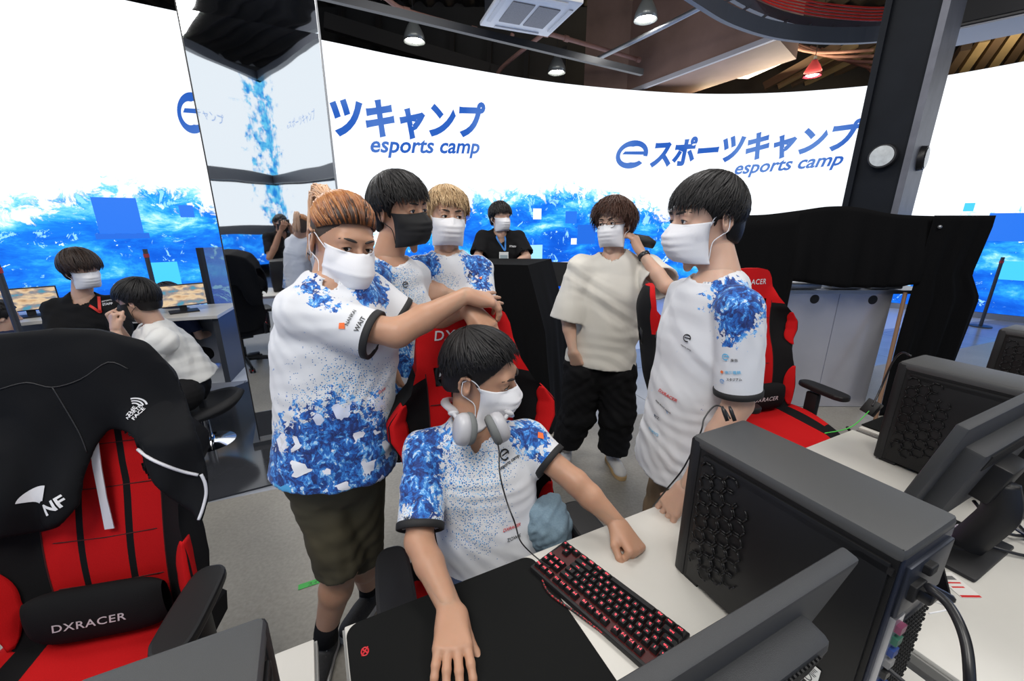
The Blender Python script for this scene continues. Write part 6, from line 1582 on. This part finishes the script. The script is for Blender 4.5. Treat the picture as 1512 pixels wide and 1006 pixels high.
redl = mat('lanyard_red', (.65,.03,.02), .6); bluel = mat('lanyard_blue', (.03,.20,.60), .6)
strap('lanyard', onlist(P8, [(101,420),(108,433),(120,446),(134,453),(150,461)], .012)+onlist(P8, [(150,455),(147,440),(142,425)], .014), .016, redl, 'red lanyard round the neck of the staff member at left')
pts = onlist(P4, [(731,342),(734,352),(741,364),(745,370)], .012)+onlist(P4, [(746,362),(746,352),(744,345)], .012)
q = on(P4, 744, 378, .02)
strap('lanyard', pts, .014, bluel, 'blue lanyard with white badge on the far staff member', (q, .085, .075) if q is not None else None)
# ---- glasses
gl_m = mat('glasses_frame', (.01,.01,.01), .25)
gm_ = MB()
for s in (-1,1): gm_.tube([at_head(P5, (s*.033+.023*math.cos(a), .107-.12*abs(s*.033+.023*math.cos(a))**1.2, .002+.020*math.sin(a))) for a in [2*PI*i/20 for i in range(20)]], .0014, 6, closed=True)
gm_.tube([at_head(P5,(x,.108,.006)) for x in (-.011,0,.011)], .0014, 6)
for s in (-1,1): gm_.tube([at_head(P5,p) for p in ((s*.056,.100,.006),(s*.076,.06,.008),(s*.083,.0,.008))], .0013, 6)
gm_.build('glasses', gl_m, P5['body'], smooth=True)
gm_ = MB(); 
for s in (-1,1): gm_.tube([at_head(P0,p) for p in ((s*.056,.100,.006),(s*.076,.06,.008),(s*.083,.0,.008))], .0013, 6)
gm_.build('glasses', white_p, P0['body'], smooth=True)
# ---- wristband on the raised arm
a_, b_ = Vector(J5['armL'][1]), Vector(J5['armL'][2]); d_ = (b_-a_).normalized(); p_ = b_-d_*.030; x_ = d_.orthogonal().normalized(); y_ = d_.cross(x_)
wb = MB()
for k, (rr, zz) in enumerate(((.032,-.011),(.034,-.009),(.034,.009),(.032,.011))): wb.add([p_+d_*zz+x_*(rr*math.cos(2*PI*i/24))+y_*(rr*math.sin(2*PI*i/24)) for i in range(24)], [])
wb.f = [(k*24+i,k*24+(i+1) % 24,(k+1)*24+(i+1) % 24,(k+1)*24+i) for k in range(3) for i in range(24)]; wb.mi = [0]*len(wb.f)
tag(wb.build('wristwatch', cabm, smooth=True), 'black watch on the raised wrist of the man in the cream shirt', 'watch')
bagp = [W(932,352,2.32), W(955,357,2.30), W(966,362,2.30)]
tag(MB().tube(bagp, [.028,.032,.022], 10).build('neck_cushion', matt, smooth=True), 'small black roll held behind the neck of the man in the cream shirt', 'roll')
# ---- black jacket over the left chair
bpy.context.view_layer.update(); inv = ch_l.matrix_world.inverted()
def chair_px(px, py):      # meet the plane of the backrest
    o_ = inv @ Vector((0,0,EYE)); r_ = (inv.to_3x3() @ ray(px,py)); 
    # plane y = .185+.155*(z-.46)/.87 - .03
    k = .155/.87; t_ = (.185-k*.46-.06+k*o_.z-o_.y)/(r_.y-k*r_.z); p = o_+r_*t_; return (p.x, p.z)
poly = [chair_px(*p) for p in [(-95,515),(-40,494),(20,490),(80,486),(145,487),(214,508),(260,548),(277,586),(287,640),(306,700),(309,735),(296,782),(292,772),(284,756),(264,742),(246,732),(228,716),(214,690),(205,660),(185,640),(165,634),(148,652),(137,668),(124,700),(120,744),(95,770),(67,782),(0,796),(-60,800),(-120,780),(-135,640)]]
poly = np.array(poly)
def poly_sd(X, Z):
    d = np.full(X.shape, 1e9); ins = np.zeros(X.shape, bool); n = len(poly)
    for i in range(n):
        ax_, az = poly[i]; bx, bz = poly[(i+1) % n]; ex, ez = bx-ax_, bz-az; wx, wz = X-ax_, Z-az
        t_ = np.clip((wx*ex+wz*ez)/(ex*ex+ez*ez+1e-12), 0, 1); d = np.minimum(d, np.hypot(wx-ex*t_, wz-ez*t_))
        c = (az > Z) != (bz > Z); ins ^= c & (X < (bx-ax_)*(Z-az)/(bz-az+1e-12)+ax_)
    return np.where(ins, -d, d)
F = Field((poly[:,0].min()-.05, -.02, poly[:,1].min()-.05), (poly[:,0].max()+.05, .56, poly[:,1].max()+.06), .0075)
P_ = np.stack(np.meshgrid(*F.ax, indexing='ij'), -1); X_, Y_, Z_ = P_[...,0], P_[...,1], P_[...,2]
Oc_ = inv @ Vector((0,0,EYE)); kk_ = .155/.87; g0 = Y_-kk_*Z_-(.185-kk_*.46-.06); gc = Oc_.y-kk_*Oc_.z-(.185-kk_*.46-.06)
tt_ = gc/(gc-g0); X2_ = Oc_.x+(X_-Oc_.x)*tt_; Z2_ = Oc_.z+(Z_-Oc_.z)*tt_
sd2 = poly_sd(X2_, Z2_)
yb_ = .185+.155*(Z_-.46)/.87
ax2 = np.abs(X_); fwd = .078+.075*np.clip((ax2-.10)/.10,0,1)*np.clip((1.16-Z_)/.08,0,1)+.02*np.sin(X_*23+Z_*9)*np.clip((1.22-Z_)*3,0,1)+.012*np.sin(X_*51-Z_*17)*np.clip((1.2-Z_)*4,0,1)+.02*np.sin(Z_*16+X_*8)*np.clip((1.2-Z_)*3,0,1)
front = yb_-fwd; topz = poly[:,1].max()
lay_f = np.abs(Y_-front)-.011
back = yb_+.10+.02*np.sin(X_*19+Z_*7); lay_b = np.abs(Y_-back)-.011
mid = yb_+.012; hump = np.maximum(np.abs(Y_-mid)-(back-front)/2, 0); 
cap_ = np.maximum(np.maximum(front-Y_, Y_-back), np.abs(sd2+.012)-.012)
body_ = np.maximum(np.minimum(lay_f, np.maximum(lay_b, .75-Z_)), sd2)
capz = np.where(Z_ > np.interp(X_, [-.6,-.3,0,.25,.4,.6], [1.05,1.16,1.2,1.15,.98,.9]), cap_, 1.0)
F.F = np.minimum(body_, capz).astype(np.float32); F.F[0,:,:] = F.F[-1,:,:] = .5; F.F[:,0,:] = F.F[:,-1,:] = .5; F.F[:,:,0] = F.F[:,:,-1] = .5
Vv, Q = F.mesh(); N = vnormals(Vv, Q); 
for _ in range(3):      # relax the cloth
    acc = np.zeros_like(Vv); cn = np.zeros(len(Vv))
    for k in range(4):
        np.add.at(acc, Q[:,k], Vv[Q[:,(k+1) % 4]]+Vv[Q[:,(k-1) % 4]]); np.add.at(cn, Q[:,k], 2)
    Vv = acc/cn[:,None]
Vv = folds(Vv, vnormals(Vv, Q), .008, [(1,0,.5),(.4,0,1),(1,.2,-.6)], 6, 4)
t = NT('jacket_cloth'); o = t.obj(); t.b.inputs['Base Color'].default_value = (.006,.0065,.008,1); t.b.inputs['Roughness'].default_value = .8; t.b.inputs['Specular IOR Level'].default_value = .15; t.bump(t.noise(o, 700, 2), .2, .001)
mw = ch_l.matrix_world; Vw = np.array([list(mw @ Vector(v)) for v in Vv])
jk = np_obj('jacket', [(Vw, Q)], t.m); tag(jk, 'black jacket with white zip draped over the back of the left gaming chair', 'jacket')
jb = bvh_of(jk)
def jl(pts, r, name, m, off=.003, flat=None):
    P2_ = []
    for p in pts:
        h, n = cast(jb, *p)
        if h is not None: P2_.append(h+n*off)
    if len(P2_) > 1: return MB().tube(catmull(P2_, 4), r, 6, flat=flat).build(name, m, jk, smooth=True)
zipm = mat('zip_white', (.62,.62,.66), .5)
jl([(205,663),(222,676),(245,687),(270,696),(294,701)], .0042, 'zip', zipm)
jl([(298,700),(303,712),(304,730),(299,752),(294,768)], .0042, 'zip', zipm)
jl([(166,640),(158,648),(150,660),(146,672)], .0035, 'zip', zipm)
jl([(0,575),(40,565),(78,572),(120,560),(160,535),(190,545)], .0016, 'seam', mat('seam_black', (.02,.02,.022), .6), .0015)
jl([(78,572),(95,600),(118,640),(128,668)], .0016, 'seam', mat('seam_black', (.02,.02,.022), .6), .0015)
# drawstring tape hanging in front of the red backrest
c0, c1 = (137,645), (163,782)
def chw(px, py, f=.05):
    o_ = inv @ Vector((0,0,EYE)); r_ = inv.to_3x3() @ ray(px,py); k = .155/.87; t_ = (.185-k*.46-f+k*o_.z-o_.y)/(r_.y-k*r_.z); return mw @ (o_+r_*t_)
mb = MB(); L_ = [chw(131,646),chw(137,690),chw(146,735),chw(155,782)]; R_ = [chw(144,644),chw(150,690),chw(158,735),chw(169,780)]
for i in range(3): mb.add([L_[i],R_[i],R_[i+1],L_[i+1]], [(0,1,2,3)])
o_ = mb.build('drawstring', mat('tape_white', (.62,.62,.68), .7), solid=.003); o_.parent = jk
wp = mat('print_white', (.72,.72,.74), .6)
def jtext(txt, pa, pb, hs=1.1, bold=.02): decal('lettering', text2d(txt, 0, bold), jk, pa, pb, wp, jk, hs, .003, jb)
jtext('THE', (191,616), (203,602), .8); jtext('NORTH', (190,620), (212,600), .85); jtext('FACE', (199,621), (216,604), .8)
arc = []; n_ = 14
for r0, r1 in ((.92,1.0),(.72,.80),(.5,.60)):
    pass
vs2, fs2 = [], []
for r0, r1 in ((.86,1.0),(.62,.74),(.38,.50)):
    b = len(vs2)
    for i in range(n_+1):
        a = PI/2*i/n_; vs2 += [(r0*math.cos(a), r0*math.sin(a)), (r1*math.cos(a), r1*math.sin(a))]
    fs2 += [(b+2*i,b+2*i+1,b+2*i+3,b+2*i+2) for i in range(n_)]
decal('logo_arcs', (vs2, fs2), jk, (197,602), (219,597), wp, jk, .8, .003, jb)
vs3 = [(0,0)]+[(math.cos(a)*1.0, math.sin(a)*1.0) for a in [PI/2*i/12 for i in range(13)]]
big = [(0,0),(1,0),(1,1),(0,1)]
pv_ = []
F1 = []
for i in range(13):
    a = PI*(.55+.45*i/12); pv_ += [(.5+.5*math.cos(a), .5*math.sin(a)), (.5+.10*math.cos(a), .10*math.sin(a))]
F1 = [(2*i,2*i+1,2*i+3,2*i+2) for i in range(12)]
decal('logo_quarter', (pv_, F1), jk, (24,744), (88,752), wp, jk, 1.0, .003, jb)
jtext('NF', (70,762), (104,742), .9, .03)
# ---- pale denim garment beside the seated player
F = Field((-.16,-.16,-.14), (.16,.16,.12), .006); rs = random.Random(3)
F.add(ell((0,0,0), (.085,.075,.085)), 0); F.add(ell((.02,.0,-.07), (.06,.06,.06)), .03); F.add(ell((-.03,-.02,.03), (.06,.05,.05)), .02)
Vv, Q = F.mesh(); N = vnormals(Vv, Q); Vv = folds(Vv, N, .022, [(1,0,.6),(-.6,.2,1),(.3,1,.5)], 16, 3); Vv = folds(Vv, vnormals(Vv,Q), .004, [(1,0,.6),(-.6,.2,1)], 42, 5)
t = NT('pale_denim'); o = t.obj(); t.put(t.b.inputs['Base Color'], t.mix(t.noise(o, 260, 3), (.12,.20,.27), (.26,.36,.43))); t.b.inputs['Roughness'].default_value = .9; t.bump(t.noise(o, 900, 2), .2, .001)
c = W(806,772,1.27); dg = np_obj('denim_jacket', [(to_w(Vv, c, Matrix.Identity(3)), Q)], t.m); tag(dg, 'crumpled pale blue denim garment bunched at the seated player\'s hip', 'denim garment')
# ---- prints on the jerseys
ink = mat('print_black', (.012,.012,.014), .6); rink = mat('print_red_ink', (.65,.03,.03), .6); oink = mat('print_orange', (.85,.16,.03), .6); bink = mat('print_blue', (.03,.25,.60), .6); cink = mat('print_cyan', (.08,.45,.75), .6)
def pr(P, txt, pa, pb, m=ink, bold=.01, shear=0.0, hs=1.0): decal('lettering', text2d(txt, shear, bold), P['top'], pa, pb, m, P['top'], hs, .0035, P['bvh'])
kite = ([(0,.5),(.5,1.0),(1,.6),(.55,.0)], [(0,1,2,3)])
ering = ([], [])
def make_e():
    vs, fs = [], []; n = 26
    for i in range(n+1):
        a = math.radians(-25+325*i/n)+.15; w = .34-.12*abs(math.cos(a)); vs += [(.5+.5*math.cos(a), .5+.5*math.sin(a)), (.5+.5*(1-w)*math.cos(a), .5+.5*(1-w)*math.sin(a))]
    fs = [(2*i,2*i+1,2*i+3,2*i+2) for i in range(n)]; b = len(vs); vs += [(.18,.46),(.95,.50),(.95,.64),(.22,.58)]; fs.append((b,b+1,b+2,b+3)); return vs, fs
def logo(P, pa, pb, m=ink, shape=None): decal('logo', shape or make_e(), P['top'], pa, pb, m, P['top'], 1.0, .0035, P['bvh'])
logo(P7, (741,684), (753,676)); pr(P7, 'esports camp', (737,697), (767,676), hs=1.0, bold=.02)
pr(P7, 'DXRACER', (742,786), (768,776), rink, shear=.3, bold=.015); pr(P7, 'ZOWIE', (748,800), (768,792), bold=.01)
pr(P7, 'NKAI', (597,769), (612,769), bold=.02); pr(P7, 'IZT', (602,787), (611,787), bold=.02); logo(P7, (797,653), (806,647), oink, kite)
pr(P1, 'NANKAI', (514,482), (527,460), bold=.015); pr(P1, 'WAIT', (529,492), (541,470), bold=.02); logo(P1, (505,490), (514,482), oink, kite)
pr(P1, 'DXR', (558,582), (568,575), rink, shear=.3)
logo(P2, (595,426), (603,424)); logo(P2, (567,445), (574,441), oink, kite)
pr(P3, 'NANKAI', (616,412), (633,406), bold=.015); logo(P3, (611,419), (616,416), oink, kite); logo(P3, (691,411), (697,410)); pr(P3, 'esports camp', (689,418), (699,415)); logo(P3, (709,414), (713,412), oink, kite)
logo(P6, (1009,503), (1019,507)); pr(P6, 'esports camp', (1006,510), (1021,519), bold=.015)
pr(P6, 'DXRACER', (973,577), (1000,594), rink, shear=.3, bold=.02); pr(P6, 'FREE SPACE mouse', (969,592), (991,611), bold=.02); pr(P6, 'RIZ', (967,615), (974,621)); pr(P6, 'TOKYO', (959,633), (972,645), cink)
logo(P6, (1068,532), (1078,532), cink); pr(P6, '泉佐', (1079,534), (1090,534)); pr(P6, '南海電鉄', (1071,552), (1095,552), cink); logo(P6, (1065,552), (1070,552), oink, kite)
logo(P6, (1065,566), (1071,566), bink); pr(P6, 'スタジアム', (1073,562), (1096,562), bold=.02, hs=1.2)
pr(P4, 'STAFF', (752,365), (762,366), wp, bold=.02); pr(P8, 'ESPORTS', (151,447), (166,444), wp, bold=.02); pr(P8, 'STAFF', (152,452), (167,450), wp, bold=.03)
# ---- distant seated players at the far-left stations
def far_player(px, py, d, yaw, label, sleeve_m):
    h0 = W(px,py,d); f = Vector((math.sin(math.radians(yaw)), -math.cos(math.radians(yaw)), 0)); rt_ = f.cross(Vector((0,0,1))); nb = h0-Vector((0,0,.15)); pv = Vector((h0.x,h0.y,h0.z-.68))-f*.05
    J = dict(label=label, skin=SK2, seed=41, head=h0, hrot=(yaw,8,0), neck=nb, pelvis=pv, yaw=yaw, bh=.014, hh=.005, eyes=False,
      armR=(nb+rt_*.18-Vector((0,0,.05)), nb+rt_*.22+f*.05-Vector((0,0,.30)), nb+rt_*.15+f*.28-Vector((0,0,.33))), armL=(nb-rt_*.18-Vector((0,0,.05)), nb-rt_*.22+f*.05-Vector((0,0,.30)), nb-rt_*.15+f*.28-Vector((0,0,.33))),
      handR=dict(f=f, d=(0,0,1), s=-1, h=.005), handL=dict(f=f, d=(0,0,1), s=1, h=.005),
      legs=[(pv+rt_*.1-Vector((0,0,.03)), pv+rt_*.12+f*.38, Vector(((pv+rt_*.12+f*.36).x,(pv+rt_*.12+f*.36).y,.08))),(pv-rt_*.1-Vector((0,0,.03)), pv-rt_*.12+f*.38, Vector(((pv-rt_*.12+f*.36).x,(pv-rt_*.12+f*.36).y,.08)))],
      bottom=dict(mat=blk_pants, h=.014), girth=1.0, hair=dict(mat=blkhair, n=160, thick=.024, ends=(1.3,1.45,1.7), wid=.01, cap=dict(h=.008)),
      top=dict(name='t_shirt', mat=sleeve_m, loose=.02, below=.03, hemr=.17, sleeve=(.7,.7), h=.011))
    return person(J)
navy = mat('navy_shirt', (.012,.02,.06), .8)
fp = WZ(262,470,.72); far_player(250,436,4.35, 168, 'distant player in dark shirt seated with back to us, behind the man in white', navy)
far_player(2,468,3.45, 150, 'distant player in navy shirt cut off by the left edge of the frame', navy)
# ================= CAMERA, LIGHT =================
cam = bpy.data.cameras.new('camera'); co = bpy.data.objects.new('camera', cam); C.objects.link(co)
cam.lens = 36*FPX/1512; cam.sensor_width = 36; cam.sensor_fit = 'HORIZONTAL'; cam.clip_start = .05
co.location = (0,0,EYE); co.rotation_euler = (PI/2-TH,0,0); bpy.context.scene.camera = co
def area(name, loc, tgt, size, e, col=(1,1,1), sy=None):
    l = bpy.data.lights.new(name, 'AREA'); l.energy = e; l.color = col; l.shape = 'RECTANGLE'; l.size = size; l.size_y = sy or size
    o = bpy.data.objects.new(name, l); C.objects.link(o); o.location = loc
    d = Vector(tgt)-Vector(loc); o.rotation_euler = d.to_track_quat('-Z','Y').to_euler(); return o
area('ceiling_light_panel', (-.6,-1.3,4.6), (.2,1.2,.6), 1.6, 120, (1,.965,.92))
area('ceiling_light_panel', (3.2,.4,4.8), (1.6,2.2,.4), 1.4, 80, (1,.97,.93))
area('ceiling_light_panel', (-3.2,.8,4.8), (-1.6,1.8,.4), 1.4, 75, (1,.97,.93))
area('ceiling_light_panel', (.5,3.4,5.0), (.6,3.4,0), 1.8, 80, (1,.97,.94))
area('added_roof_glow', (5.2,9.3,4.2), (4.6,8.6,6.3), 2.2, 150, (1,.80,.52))  # added warm light behind the video wall, brightens the roof deck
area('added_roof_glow', (9.6,7.4,4.1), (8.8,7.6,6.3), 1.6, 80, (1,.80,.52))  # second added light, for the deck right of the column
w = bpy.data.worlds.new('World'); bpy.context.scene.world = w; w.use_nodes = True
w.node_tree.nodes['Background'].inputs[0].default_value = (.55,.6,.7,1); w.node_tree.nodes['Background'].inputs[1].default_value = .05
vs_ = bpy.context.scene.view_settings; vs_.view_transform = 'Standard'; vs_.look = 'None'; vs_.gamma = 1; vs_.use_curve_mapping = False; vs_.exposure = 0.0
